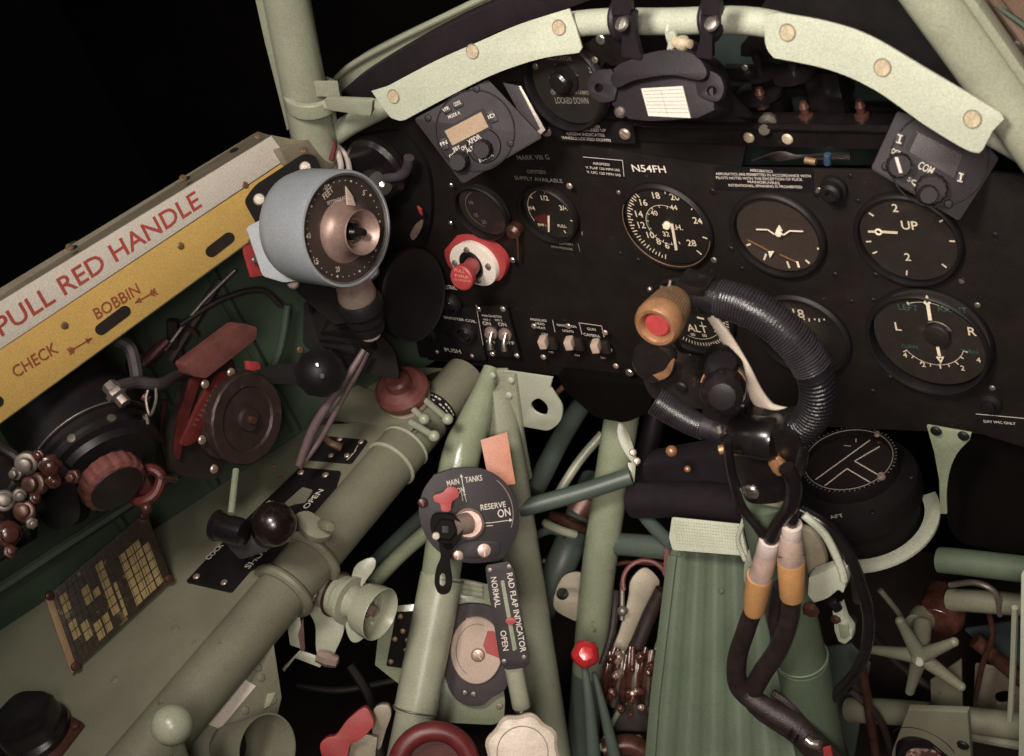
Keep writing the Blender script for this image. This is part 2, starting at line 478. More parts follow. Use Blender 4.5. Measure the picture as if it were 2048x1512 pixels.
# windscreen bottom frame strip, left top, and black rubber seal
WF = PY(.03)
b = MB()
b.slab(WF, curve2([(652, 178), (700, 128), (770, 88), (870, 40), (990, -18), (1100, -70)], 6, False) + curve2([(1110, -40), (1010, 0), (900, 50), (790, 110), (700, 168), (668, 205)], 6, False), .012)
b.tube([WF(660, 172, .004), WF(700, 132, .004), WF(790, 82, .004), WF(900, 28, .004), WF(1010, -25, .004)], .003, 8)
single('windscreen_frame_strip', 'thin pale green channel strip sweeping up to the top edge left of centre', 'frame strip', b, 'tube_grey', .0008)
b = MB(); W2 = PY(.01)
b.slab(W2, curve2([(668, 203), (700, 168), (790, 110), (900, 50), (1010, 0), (1060, -25)], 6, False) + curve2([(1250, -25), (1130, 18), (1000, 62), (860, 130), (760, 185), (690, 240), (660, 250)], 6, False), .02)
single('rubber_seal', 'dark purple grey rubber seal between the thin green strip and the left coaming plate', 'seal', b, 'purple_black', .002)

# right side: black coaming, post, brown frame
b = MB(); RB = PY(.012)
b.slab(RB, curve2([(1510, 40), (1525, 10), (1560, -40)], 4, False) + [(1830, -40), (1850, 0), (1905, 70), (1985, 175), (2070, 262), (2070, 300)] + curve2([(2070, 320), (1960, 230), (1850, 165), (1700, 90), (1600, 60), (1530, 62)], 5, False), .02)
single('coaming_pad', 'black foam pad behind the right coaming plate below the green post', 'pad', b, 'black', .003)
RP = PY(-.03)
t = Thing('windscreen_post', 'thick pale green tube slanting down across the upper right corner', 'frame post', RP(2000, 220))
b = MB(); b.tube([RP(1590, -390), RP(1822, -70), RP(1960, 120), RP(2110, 330), RP(2250, 520)], .0195, 28); t.part('tube', b, 'tube_grey')
b = MB(); b.slab(PY(-.045), [(1905, -30), (1928, -30), (2070, 172), (2070, 205)], .01); t.part('edge_strip', b, 'tube_grey', .0008)
b = MB(); b.slab(PY(-.02), [(1960, 212), (2065, 300), (2065, 345), (1950, 262)], .008); t.part('gusset', b, 'plate_green', .001)
b = MB(); q = PY(.0)
b.slab(q, [(1925, -30), (2300, -30), (2300, 400), (2050, 150)], .004)
t2 = Thing('canopy_frame', 'brown weathered canopy frame filling the top right corner', 'frame', q(2030, 60))
t2.part('panel', b, 'brown_frame')
b = MB(); b.tube([q(1935, -30, .01), q(2075, 175, .01)], .005, 8); b.tube([q(1965, -30, .008), q(2080, 120, .008)], .004, 8)
t2.part('rail', b, 'brown_frame')
b = MB(); b.tube([q(1990, 10, .01), q(2075, 70, .01)], .0022, 6); t2.part('wire', b, 'wall_green')
t2.screw(q(2032, 92, .012), -YA, .004, 'steel')

# coaming plates
CP = PL(PY(-.045)(950, 150), mix(-YA, V3((.15, -.8, .6)), .5))
t = Thing('coaming_plate', 'curved cream green metal plate left of centre with three screws, over the square transponder', 'plate', CP(950, 150), 'curved plates on the coaming arch')
out = [(742, 182)] + curve2([(775, 172), (870, 122), (960, 82), (1040, 48), (1138, 17)], 6, False) + [(1150, 50), (1164, 96)] + curve2([(1158, 106), (1080, 118), (990, 148), (900, 192), (810, 240)], 6, False) + curve2([(800, 242), (782, 236), (772, 224)], 3, False)
b = MB(); b.slab(CP, out, .0022); t.part('plate', b, 'plate_green', .0006)
for q in ((787, 193), (945, 103), (1118, 55)):
    b = MB(); b.ring(CP(*q, .0003), CP.n, .0060, .0006, 28); t.part('screw_recess', b, 'tan_metal')
for q in ((787, 193), (945, 103), (1118, 55)): t.screw(CP(*q), CP.n, .0056, 'rivet', dome=.14)
CQ = PL(PY(-.05)(1760, 150), mix(-YA, V3((0, -.8, .6)), .5))
t = Thing('coaming_plate', 'curved cream green metal plate right of centre, over the square radio control head', 'plate', CQ(1760, 150), 'curved plates on the coaming arch')
out = [(1528, 30)] + curve2([(1560, 26), (1650, 42), (1740, 72), (1860, 142), (2000, 225)], 6, False) + [(2008, 238), (1985, 262), (1965, 300)] + curve2([(1958, 306), (1930, 298), (1850, 250), (1750, 180), (1660, 140), (1560, 118)], 6, False) + curve2([(1548, 116), (1536, 102), (1530, 84)], 3, False)
b = MB(); b.slab(CQ, out, .0022); t.part('plate', b, 'plate_green', .0006)
SQ = ((1575, 65), (1765, 135), (1945, 238))
for q in SQ:
    b = MB(); b.ring(CQ(*q, .0003), CQ.n, .0060, .0006, 28); t.part('screw_recess', b, 'tan_metal')
for q in SQ: t.screw(CQ(*q), CQ.n, .0056, 'rivet', dome=.14)

# ================================================================ SIDE RAIL WITH PLACARDS
RL = PL(PX(-.345)(560, 330), (1, -.12, .12))
t = Thing('side_rail', 'long rail rising to the left edge with yellow and white placard strips', 'rail', RL(560, 330))
b = MB()
b.slab(RL, [(-400, 846), (543, 270), (620, 285), (640, 335), (497, 487), (-400, 1141)], .004)
t.part('web', b, 'tan_metal', .0008)
b = MB()
TOP = [(-60, 610), (515, 263), (560, 275), (-60, 655)]
f0, f1 = RL(-400, 848, .001), RL(545, 272, .001)
g0, g1 = at(-400, 820, proj(f0)[2] + 1.18 - proj(RL(-60, 640))[2]), at(515, 263, 1.43)
nrm = (f1 - f0).cross(g0 - f0).normalized()
b._add([f0, f1, g1, g0, f0 - ZA * .003, f1 - ZA * .003, g1 - ZA * .003, g0 - ZA * .003], [(0, 1, 2, 3), (4, 7, 6, 5), (0, 4, 5, 1), (1, 5, 6, 2), (2, 6, 7, 3), (3, 7, 4, 0)])
t.part('top_flange', b, 'tan_metal')
TF = PL((f0 + f1) / 2, nrm if nrm.z > 0 else -nrm)
for q in ((147, 495), (372, 357), (468, 300)): b = MB(); b.slab(TF, [(q[0] + 9 * math.cos(a), q[1] + 4 * math.sin(a) - 3 * math.cos(a)) for a in [k * math.pi / 8 for k in range(16)]], .0005, .0012); t.part('fastener_hole', b, 'black')
for q in ((139, 494), (366, 356), (515, 272), (607, 300)): t.screw(TF(*q, .001), TF.n, .0035, 'brass_dull')
b = MB(); b.slab(PX(-.335), [(560, 300), (640, 270), (690, 310), (660, 340), (575, 330)], .012); t.part('end_bracket', b, 'tan_metal', .001)
# placards
b = MB(); b.slab(RL, [(-400, 848), (543, 272), (576, 316), (-400, 964)], .001, .002)
wp = t.part('placard', b, 'label_white', .0002, label='white upper placard strip with red capital letters')
b = MB(); b.text(RL, 'PULL RED HANDLE', (4, 674), (405, 413), .0165, .0024); t.part('lettering', b, 'red_ink', parent=wp)
b = MB(); b.slab(RL, [(-400, 965), (578, 318), (622, 352), (520, 440), (495, 485), (-400, 1138)], .001, .0016)
yp = t.part('placard', b, 'label_yellow', .0002, label='yellow lower placard strip with slots and arrows')
b = MB(); b.text(RL, 'CHECK', (32, 757), (118, 704), .0105, .0022); b.text(RL, 'BOBBIN', (195, 640), (282, 586), .0105, .0022)
for (x0, y0, x1, y1) in ((137, 704, 184, 676), (312, 582, 270, 606)):
    b.line(RL, (x0, y0), (x1, y1), .0012, .0023)
    dx, dy = (x1 - x0), (y1 - y0); L = math.hypot(dx, dy); dx /= L; dy /= L
    b.slab(RL, [(x1, y1), (x1 - dx * 13 + dy * 6, y1 - dy * 13 - dx * 6), (x1 - dx * 13 - dy * 6, y1 - dy * 13 + dx * 6)], .0004, .0023)
    for k in (0, 6):
        b.line(RL, (x0 + dx * k - dy * 7, y0 + dy * k + dx * 7), (x0 + dx * (k + 7), y0 + dy * (k + 7)), .0014, .00235)
        b.line(RL, (x0 + dx * k + dy * 7, y0 + dy * k - dx * 7), (x0 + dx * (k + 7), y0 + dy * (k + 7)), .0014, .00235)
t.part('lettering', b, 'brown_ink', parent=yp)
def slotpx(a, c, r):
    dx, dy = c[0] - a[0], c[1] - a[1]; A = math.atan2(dy, dx)
    return [(c[0] + r * math.cos(A + q), c[1] + r * math.sin(A + q)) for q in [(-.5 + k / 8) * math.pi for k in range(9)]] + [(a[0] + r * math.cos(A + q), a[1] + r * math.sin(A + q)) for q in [(.5 + k / 8) * math.pi for k in range(9)]]
for a, c in (((202, 659), (250, 623)), ((423, 503), (458, 476)), ((-30, 822), (-4, 803))): b = MB(); b.slab(RL, slotpx(a, c, 11.5), .0006, .0022); t.part('slot', b, 'dark_brown', parent=yp)
for q in ((129, 651), (361, 492), (490, 370)): t.screw(RL(*q, .0018), RL.n, .0034, 'brass_dull')
b = MB(); b.slab(PX(-.35), [(480, 470), (520, 470), (535, 550), (505, 555)], .004); t.part('red_handle_plate', b, 'red_paint', .001)
b = MB(); b.slab(PX(-.347), rnd([(492, 475), (510, 475), (522, 535), (505, 540)], 6), .002); 
t.screw(PX(-.345)(510, 520), XA, .004, 'dull_steel')

# ================================================================ INSTRUMENT PANELS
BF = PY(-.006)                                  # blind flying panel face
t = Thing('instrument_panel', 'black main panel with six round dials carrying the letters N54FH', 'panel', BF(1600, 600))
b = MB(); b.slab(BF, [(1160, 292), (1470, 338), (1960, 345), (2260, 368), (2260, 960), (1960, 868), (1560, 850), (1290, 766), (1180, 600), (1165, 480)], .004)
t.part('panel_sheet', b, 'panel_black', .0008)
b = MB()
b.text(BF, 'N54FH', (1266, 343), (1333, 346), .0072, .0004)
big = t.part('lettering', b, 'white_paint')
b = MB()
b.text(BF, 'AIRSPEED', (1186, 329), (1220, 332), .0026, .0012)
b.text(BF, 'V. FLAP 120 MPH IAS', (1172, 337), (1240, 343), .0026, .0012)
b.text(BF, 'V. U/C 120 MPH IAS', (1174, 346), (1242, 353), .0026, .0012)
for (a, c) in (((1166, 314), (1245, 321)), ((1245, 321), (1248, 353)),): b.line(BF, a, c, .0005, .0012)
b.text(BF, 'AEROBATICS', (1500, 343), (1546, 346), .0026, .0012)
b.text(BF, 'AEROBATICS ARE PERMITTED IN ACCORDANCE WITH', (1432, 350), (1622, 355), .0026, .0012)
b.text(BF, 'PILOTS NOTES WITH THE EXCEPTION OF FLICK', (1433, 358), (1606, 362), .0026, .0012)
b.text(BF, 'MANOEUVRES', (1496, 366), (1560, 369), .0026, .0012)
b.text(BF, 'INTENTIONAL SPINNING IS PROHIBITED', (1458, 373), (1605, 377), .0026, .0012)
b.line(BF, (1952, 828), (2060, 838), .0005, .0012)
b.text(BF, 'DAY VMC ONLY', (1968, 845), (2032, 850), .0028, .0012)
t.part('placard_lettering', b, 'white_ink')
b = MB(); b.slab(BF, [(1164, 312), (1247, 319), (1250, 358), (1166, 350)], .001, .0006); t.part('placard_plate', b, 'black'); b = MB(); b.slab(BF, [(1428, 334), (1626, 340), (1628, 384), (1430, 380)], .001, .0006); t.part('placard_plate', b, 'black')
for q in ((1237, 385), (1240, 507), (1428, 520), (1425, 383), (1462, 498), (1638, 380), (1700, 352), (1716, 402), (1670, 549), (1751, 550), (1703, 603), (1746, 600), (1745, 782), (1780, 755), (1925, 560), (1955, 610), (1985, 776), (1484, 537), (1276, 520), (1632, 388), (1924, 562), (1990, 470), (1380, 712), (1398, 716)):
    t.screw(BF(*q), BF.n, random.choice((.0022, .0026, .003)), random.choice(('dull_steel', 'black', 'black')), name='bolt')
b = MB(); o = BF(1670, 373); b.lathe(o, -YA, [(0, 0), (.011, 0), (.011, .004), (.0085, .005), (.0085, .011), (.006, .013), (.003, .013), (.003, .010), (0, .010)], 24); t.part('lamp_button', b, 'black')
b = MB(); o = BF(1983, 803); b.lathe(o, -YA, [(0, 0), (.009, 0), (.009, .003), (.005, .005), (.005, .009), (0, .010)], 20); t.part('knob', b, 'black')

LP_ = PY(0.004)                                 # engine / left panel face
t = Thing('side_instrument_panel', 'black left panel with toggle switches and PUSH marking', 'panel', LP_(1000, 620))
b = MB(); b.slab(LP_, [(690, 250), (760, 205), (900, 130), (1060, 60), (1200, 80), (1500, 250), (1480, 350), (1290, 770), (1120, 752), (820, 716), (700, 500)], .004)
t.part('panel_sheet', b, 'panel_black', .0008)
LQ = PY(-.003)
b = MB(); b.slab(LQ, rnd([(955, 612), (1012, 612), (1040, 716), (975, 712)], 4), .003); b.slab(LQ, rnd([(820, 612), (952, 620), (972, 722), (838, 715)], 4), .004); t.part('sub_panel', b, 'black', .0005)
b = MB()
for txt, a, c, h in (('MAGNETO', (965, 633), (1004, 636), .0028), ('NO 1', (968, 641), (981, 642), .0026), ('NO 2', (991, 642), (1005, 643), .0026), ('ON', (967, 650), (983, 651), .0048), ('ON', (998, 652), (1014, 653), .0048), ('OFF', (974, 686), (992, 688), .0045), ('OFF', (1008, 688), (1030, 690), .0045),
                     ('BOOSTER COIL', (889, 637), (953, 646), .0036), ('STARTER', (828, 630), (869, 634), .0036), ('PUSH', (891, 703), (923, 707), .0055),
                     ('PRESSURE', (1062, 641), (1094, 644), .003), ('HEAD', (1072, 649), (1090, 651), .003), ('HEAT', (1074, 657), (1092, 659), .003),
                     ('NAVIGATION', (1115, 652), (1153, 656), .003), ('LIGHTS', (1126, 663), (1148, 666), .003), ('GUN', (1175, 660), (1192, 662), .0032), ('CAMERA', (1168, 671), (1201, 676), .0036),
                     ('ON', (1084, 670), (1096, 671), .0028), ('ON', (1138, 675), (1148, 676), .0028), ('OFF', (1188, 680), (1198, 681), .0028), ('OFF', (1098, 706), (1108, 707), .0026), ('ON', (1150, 712), (1160, 713), .0026), ('ON', (1202, 717), (1211, 718), .0026),
                     ('NEUTRAL', (885, 577), (914, 580), .0055)):
    b.text(LQ, txt, a, c, h, .0005)
for a, c in (((1105, 640), (1110, 664)), ((1158, 645), (1164, 669)), ((1160, 646), (1203, 652)), ((1203, 652), (1208, 674)), ((952, 610), (966, 690)),): b.line(LQ, a, c, .0006, .0005)
t.part('lettering', b, 'white_ink')
b = MB()
for txt, a, c, h in (('WHEELS LOCKED UP', (1128, 261), (1213, 264), .0031), ('GREEN INDICATES', (1134, 270), (1210, 274), .0031), ('WHEELS LOCKED DOWN', (1124, 278), (1222, 284), .0031), ('RED INDICATES', (1138, 252), (1200, 256), .0028)):
    b.text(LQ, txt, a, c, h, .0032)
t.part('lettering', b, 'white_ink')
b = MB(); b.slab(LQ, rnd([(1095, 228), (1265, 250), (1272, 288), (1100, 282)], 5), .003, .0027); t.part('placard_plate', b, 'black', .0004)
b = MB()
for txt, a, c, h in (('MARK VIII G', (1036, 320), (1100, 319), .0052), ('OXYGEN', (1055, 347), (1092, 348), .0042), ('SUPPLY AVAILABLE', (1030, 359), (1126, 366), .0042)): b.text(LQ, txt, a, c, h, .0005)
b.line(LQ, (1156, 487), (1160, 503), .0005, .0005); 
b.text(LQ, 'OXYGEN', (1118, 489), (1146, 491), .0024, .0005); b.text(LQ, 'HIGH PRESSURE', (1103, 495), (1146, 501), .0026, .0005)
t.part('lettering', b, 'dim_ink')
for q in ((1139, 372), (1169, 468), (1137, 652), (1006, 618), (957, 618), (985, 708), (1034, 711), (874, 704), (944, 712), (1210, 665), (1087, 714), (1232, 732), (1219, 700), (1068, 652), (958, 308), (902, 370), (901, 446), (1025, 520)):
    t.screw(LQ(*q, .001), LQ.n, .0032 if q[0] > 950 else .0024, random.choice(('steel', 'warm_steel')))
for q in ((1250, 268), (1092, 262), (1240, 224)): t.screw(LQ(*q, .004), LQ.n, .0055, 'warm_steel')
t.screw(LQ(1259, 745, .002), LQ.n, .0045, 'steel')
# toggle switches
for k, q in enumerate(((984, 664), (1012, 667))):
    s = Thing('toggle_switch', ('steel toggle switch under the left ON of the magneto plate', 'steel toggle switch under the right ON of the magneto plate')[k], 'switch', LQ(*q), 'steel magneto toggles')
    b = MB(); b.lathe(LQ(*q), -YA, [(0, 0), (.0075, 0), (.0075, .003), (.006, .004), (.005, .007), (.003, .0075), (0, .0075)], 12); s.part('collar', b, 'warm_steel')
    b = MB(); o = LQ(*q, .006); b.tube([o, o + V3((-.001, -.007, -.007)), o + V3((-.001, -.010, -.015))], [.0018, .0024, .0034], 12); s.part('lever', b, 'steel')
for k, q in enumerate(((1087, 684), (1139, 686), (1192, 692))):
    s = Thing('tumbler_switch', ('brown tumbler switch under the PRESSURE HEAD HEAT lettering', 'brown tumbler switch under the NAVIGATION LIGHTS lettering', 'brown tumbler switch under the GUN CAMERA box')[k], 'switch', LQ(*q), 'row of tumbler switches')
    b = MB(); b.box(LQ(q[0] + 9, q[1] + 1, .003), XA, YA, ZA, .021, .006, .014); s.part('housing', b, 'dark_brown', .0015)
    b = MB(); b.box(LQ(q[0], q[1], .010), V3((1, .3, 0)).normalized(), V3((-.3, 1, 0)).normalized(), ZA, .008, .012, .0105); s.part('rocker', b, 'cream_disc', .0015)
for k, q in enumerate(((857, 661), (936, 662), (903, 604))):
    s = Thing('push_button', ('black round push button under the STARTER lettering', 'black round push button under BOOSTER COIL', 'black round knob below the red pull knob')[k], 'button', LQ(*q), 'black push buttons')
    R = (.014, .012, .013)[k]
    b = MB(); b.lathe(LQ(*q), -YA, [(0, 0), (R, 0), (R, .006), (R * .85, .009), (R * .72, .009), (R * .7, .003), (0, .003)], 28); s.part('shroud', b, 'black')
    b = MB(); b.lathe(LQ(*q, .002), -YA, [(0, 0), (R * .6, 0), (R * .6, .006), (R * .5, .008), (0, .009)], 24); s.part('plunger', b, 'gloss_black')

# ================================================================ DIALS
class Dial:
    def __init__(s, label, c, R, face, pl=BF, bez=.0045, depth=.0065, rimmat='black', recess=.0032, glass=True, group='round panel dials', name='dial_gauge', cat='gauge'):
        s.t = Thing(name, label, cat, pl(*c), group)
        o = pl(*c); n = pl.n; s.R = R
        b = MB()
        b.lathe(o, n, [(R * 1.0, -.002), (R * 1.02, 0), (R * 1.02, depth * .55), (R * .985, depth * .9), (R - bez * .4, depth), (R - bez * .8, depth * .95), (R - bez, depth - recess), (R - bez, 0)], 72)
        s.t.part('bezel', b, rimmat)
        s.f = pl.up(depth - recess)
        b = MB(); b.lathe(s.f(*c), n, [(0, 0), (R - bez + .0004, 0), (R - bez + .0004, -.002), (0, -.002)], 60)
        s.face = s.t.part('face', b, face)
        if glass:
            b = MB(); b.lathe(s.f(*c) + n * (recess * .62), n, [(0, 0), (R - bez + .0002, 0)], 48)
            s.t.part('glass', b, 'glass')
        s.c = s.f(*c); s.cp = c
        s.ink = MB(); s.needle = MB(); s.inks = []
    def pol(s, px, py):
        q = s.f(px, py) - s.c; return math.atan2(q.z, q.x), math.hypot(q.x, q.z)
    def tick(s, a, r0, r1, w=.0008, mb=None):
        d = V3((math.cos(a), 0, math.sin(a))); e = V3((-math.sin(a), 0, math.cos(a))) * (w / 2)
        o = s.c + s.f.n * .0004
        (mb or s.ink).solid([[o + d * r0 - e, o + d * r1 - e, o + d * r1 + e, o + d * r0 + e]], s.f.n, .0003)
    def arc(s, a0, a1, r, w=.0006, mb=None):
        n = max(6, int(abs(a1 - a0) * 16)); o = s.c + s.f.n * .0003
        P = lambda a, q: o + V3((math.cos(a), 0, math.sin(a))) * q
        mb = mb or s.ink
        for k in range(n):
            a, c = a0 + (a1 - a0) * k / n, a0 + (a1 - a0) * (k + 1) / n
            mb._add([P(a, r - w / 2), P(c, r - w / 2), P(c, r + w / 2), P(a, r + w / 2)], [(0, 1, 2, 3)])
    def num(s, txt, px, py, h=.0062, mb=None, rot=0): (mb or s.ink).ctext(s.f, txt, (px, py), h, .0004, rot=rot)
    def done(s, ink='lume', needle='lume'):
        if len(s.ink.bm.verts): s.t.part('markings', s.ink, ink, parent=s.face)
        if len(s.needle.bm.verts): s.t.part('needle', s.needle, needle)

# airspeed
g = Dial('airspeed dial marked M.P.H. with its pointer hanging down, below the N54FH letters', (1335, 450), .0445, 'face_black', bez=.0035)
for x, y, s_ in ((1312, 391, '18'), (1349, 394, '20'), (1287, 405, '16'), (1278, 428, '14'), (1283, 450, '12'), (1301, 470, '10'), (1317, 483, '8'), (1334, 491, '6'), (1395, 441, '24'), (1383, 486, '28')):
    g.num(s_, x, y, .0068)
for x, y, s_ in ((1332, 468, '32'), (1308, 426, '40'), (1347, 415, '44')): g.num(s_, x, y, .0052)
g.num('M.P.H.', 1345, 454, .0055)
a0 = g.pol(1277, 393)[0]; a1 = g.pol(1332, 502)[0] % (2 * math.pi)
for k in range(27):
    a = a0 + (a1 - a0) * k / 26; g.tick(a, .0345 if k % 2 == 0 else .0365, .0395, .0008)
for x, y in ((1396, 410), (1410, 443), (1412, 476), (1393, 500), (1330, 378), (1355, 380)):
    a = g.pol(x, y)[0]; g.tick(a, .034, .0395, .001)
rb = MB(); rb.ring(g.c + g.f.n * .0036, g.f.n, .0425, .0005, 80, 2.6, 6.0); g.t.part('rim_line', rb, 'brass_dull')
g.arc(g.pol(1345, 402)[0], g.pol(1345, 485)[0] % (2 * math.pi) + 0, .021, .0005)
for k in range(10):
    a = g.pol(1335, 400)[0] + k * .42; g.tick(a, .0185, .021, .0006)
g.needle.slab(g.f.up(.0015), [(1341, 448), (1346, 448), (1355, 500), (1350, 501)], .0006); g.needle.lathe(g.c, g.f.n, [(0, .003), (.003, .003), (.004, 0)], 16)
g.done()
b = MB(); g.arc(2.2, 3.6, .0195, .001, b); g.t.part('green_arc', b, 'green_ink', parent=g.face)

# artificial horizon
g = Dial('artificial horizon with a white winged bar across a face tinted brown for the sheen on its glass', (1557, 468), .0425, 'face_brown', bez=.005)  # brown face colour stands in for a warm reflection in the glass
F = g.f.up(.002); b = g.ink
pts = [(1512, 459), (1535, 459.5), (1549, 469), (1558, 465), (1567, 470), (1579, 462), (1606, 463)]
for p, q in zip(pts, pts[1:]): b.line(F, p, q, .0013, .001)
b.lathe(F(1558, 466), F.n, [(0, .003), (.0028, .002), (.0028, 0)], 16)
b.slab(F, [(1551, 462), (1558, 450), (1565, 462)], .0005, .001)
b.line(F, (1594, 523), (1598, 535), .002, .001)
for p, q in (((1493, 491), (1501, 488)), ((1634, 497), (1646, 500)), ((1611, 520), (1619, 527)), ((1532, 508), (1528, 520)), ((1574, 523), (1579, 536))): b.line(g.f, p, q, .0018, .0006)
b.slab(F, [(1536, 503), (1548, 503), (1540, 516)], .0005, .001)
hb = MB()
for p, q in (((1495, 480), (1536, 501)), ((1559, 509), (1592, 524))): hb.line(F, p, q, .0013, .0008)
g.t.part('horizon_bar', hb, 'brass')
g.done()

# climb
g = Dial('rate of climb dial marked UP with its needle pointing left at zero', (1818, 477), .0438, 'face_grey', bez=.004)
g.num('2', 1790, 416, .0075); g.num('UP', 1819, 451, .0082); g.num('2', 1815, 514, .0075)
for x, y in ((1745, 430), (1748, 482), (1764, 499), (1815, 526), (1878, 523), (1905, 482), (1885, 440)):
    a = g.pol(x, y)[0]; g.tick(a, .0325, .037, .0012)
F = g.f.up(.0018)
g.needle.slab(F, [(1736, 462), (1752, 462), (1752, 466), (1736, 465)], .0006)
g.needle.slab(F, [(1762, 462), (1795, 464), (1795, 468), (1762, 466)], .0006); g.needle.ring(F(1757, 464), F.n, .0024, .0008, 20)
g.done()

# altimeter
g = Dial('altimeter marked ALT half hidden behind the brass gun button', (1385, 628), .0435, 'face_black', bez=.0045)
g.num('ALT', 1394, 657, .0085)
for k, (x, y) in enumerate(((1386, 669), (1409, 671))): g.num('00', x, y, .0035)
for k in range(24):
    a = -2.1 + k * .085; g.tick(a, .0335, .037, .0007)
for p, q in (((1394, 635), (1408, 638)), ((1436, 644), (1450, 647))): g.ink.line(g.f, p, q, .002, .0006)
g.arc(-2.0, -.6, .029, .0005)
for s_, x, y in (('1', 1404, 648), ('9', 1346, 600), ('8', 1338, 630), ('2', 1430, 660)): g.num(s_, x, y, .005)
g.done()

# directional indicator
g = Dial('direction indicator with figures 18 seen just outside the spade grip ring', (1606, 668), .0445, 'face_black', bez=.0045)
g.num('18', 1597, 627, .0095)
for k, x in enumerate((1608, 1618, 1629, 1638, 1648)): g.ink.line(g.f, (x, 637 + k * .2), (x + .6, (643 if k % 2 else 640) + k * .2), .0013, .0006)
g.ink.slab(g.f, [(1603, 656), (1609, 646), (1615, 656)], .0004, .0006)
g.done()

# turn and slip
g = Dial('large turn indicator dial marked L and R with two opposed arrow pointers', (1862, 677), .0525, 'face_grey', bez=.0045, depth=.012)
g.num('L', 1796, 653, .0085); g.num('R', 1944, 663, .0085)
a0, r0 = g.pol(1820, 697); a1, _ = g.pol(1940, 706)
for k in range(9):
    a = a0 + (a1 - a0) * k / 8; g.tick(a, .0275, .0305 + (.001 if k % 2 == 0 else 0), .0008)
g.arc(a0, a1, .0275, .0005)
b = MB()
for s_, x, y in (('4', 1810, 710), ('2', 1847, 729), ('1', 1881, 732), ('2', 1925, 736), ('4', 1957, 720)): g.num(s_, x, y, .0052, b)
g.t.part('numerals', b, 'lume', parent=g.face)
g.arc(g.pol(1812, 600)[0], g.pol(1902, 607)[0], .0375, .0005)
for x, y in ((1812, 600), (1902, 607)): a = g.pol(x, y)[0]; g.tick(a, .036, .039, .0012)
b = MB()
for s_, x, y, h in (('LEFT', 1816, 615, .006), ('RIGHT', 1905, 619, .006), ('TURN', 1818, 693, .004), ('TURN', 1938, 703, .004)): g.num(s_, x, y, h, b)
g.t.part('faded_lettering', b, 'green_ink', parent=g.face)
F = g.f.up(.002); n = g.needle
n.slab(F, [(1852, 610), (1859, 610), (1864, 641), (1857, 641)], .0006); n.slab(F, [(1853, 590), (1862, 606), (1855, 612), (1847, 606)], .0006, holes=[[(1854, 599), (1857, 605), (1855, 608), (1851, 605)]])
n.slab(F, [(1872, 694), (1878, 694), (1882, 712), (1876, 712)], .0006); n.slab(F, [(1872, 714), (1888, 714), (1882, 727)], .0006, holes=[[(1877, 716), (1884, 716), (1881, 722)]])
b = MB(); b.lathe(F(1875, 668), F.n, [(0, .004), (.009, .004), (.0105, .003), (.0105, -.002)], 28); g.t.part('hub_cover', b, 'face_black')
b = MB(); b.ring(F(1875, 668), F.n, .0125, .0006, 20, math.radians(20), math.radians(120)); b.slab(F, rnd([(1889, 655), (1899, 660), (1896, 665), (1888, 660)], 2), .0005); g.t.part('slip_index', b, 'dull_steel')
g.done()

# oxygen pair
g = Dial('small oxygen supply dial with a dark red sector at its lower left', (1101, 425), .0315, 'face_black', pl=LP_, depth=.008, bez=.0035)
b = MB(); b.slab(g.f, [(1094, 454), (1066, 436), (1080, 430), (1093, 428), (1097, 452)], .0003, .0004); g.t.part('red_sector', b, 'dark_red', parent=g.face)
g.num('1/2', 1089, 396, .0055); g.num('3/4', 1127, 416, .0055); g.num('1/4', 1063, 416, .0050); g.num('EMPTY', 1087, 450, .003); g.num('FULL', 1124, 452, .0033)
g.arc(g.pol(1126, 398)[0] - .9, g.pol(1063, 445)[0] % (2 * math.pi), .0245, .0005)
for x, y in ((1062, 394), (1089, 384), (1119, 390), (1140, 440), (1048, 412), (1129, 462)): a = g.pol(x, y)[0]; g.tick(a, .0215, .0245, .0008)
g.needle.slab(g.f.up(.0015), [(1095, 432), (1099, 432), (1099, 464), (1096, 464)], .0005)
g.done()
g = Dial('dim unlit oxygen delivery dial left of the oxygen supply dial', (968, 420), .0315, 'face_grey', pl=LP_, depth=.008, bez=.0035)
for x, y, s_ in ((942, 405, '10'), (952, 430, '15'), (968, 444, '20'), (990, 402, '5')): g.num(s_, x, y, .0042)
g.arc(1.9, 4.4, .021, .0005)
g.done('dim_ink', 'dim_ink')
b = MB(); o = LP_(1035, 455); b.lathe(o, -YA, [(0, 0), (.008, 0), (.008, .008), (.005, .012), (0, .012)], 12)
b.tube([LP_(1025, 460, .008), LP_(1035, 480, .010), LP_(1037, 520, .008)], .0014, 8)
single('pipe_union', 'small brown pipe union between the two oxygen dials', 'fitting', b, 'rust', .0005)

# undercarriage indicator, tilted upper dial
UP_ = PL(PY(-.012)(1135, 170), (-.05, -1, .12))
g = Dial('black undercarriage lamp dial lettered LOCKED DOWN, partly under the left coaming plate', (1137, 165), .0415, 'face_black', pl=UP_, depth=.010, recess=.003, bez=.005, glass=False)
b = MB(); F = g.f
for txt, a, c, h in (('INDICATOR', (1096, 120), (1144, 122), .0042), ('LOCKED DOWN', (1112, 207), (1178, 208), .0058), ('THE LAMPS', (1142, 187), (1178, 190), .0036)): b.text(F, txt, a, c, h, .0006)
b.ctext(F, 'S', (1181, 139), .006); b.ctext(F, 'DAY', (1145, 146), .004, rot=-.7); b.ctext(F, 'NIGHT', (1108, 144), .004, rot=.9)
g.t.part('lettering', b, 'dim_ink', parent=g.face)
b = MB(); b.lathe(F(1130, 158), F.n, [(0, .012), (.007, .012), (.009, .010), (.010, .003), (.014, .002), (.014, 0)], 30); g.t.part('dimmer_knob', b, 'gloss_black')
for q in ((1107, 184), (1071, 133), (1190, 120)): g.t.screw(F(*q), F.n, .003, 'dull_steel')

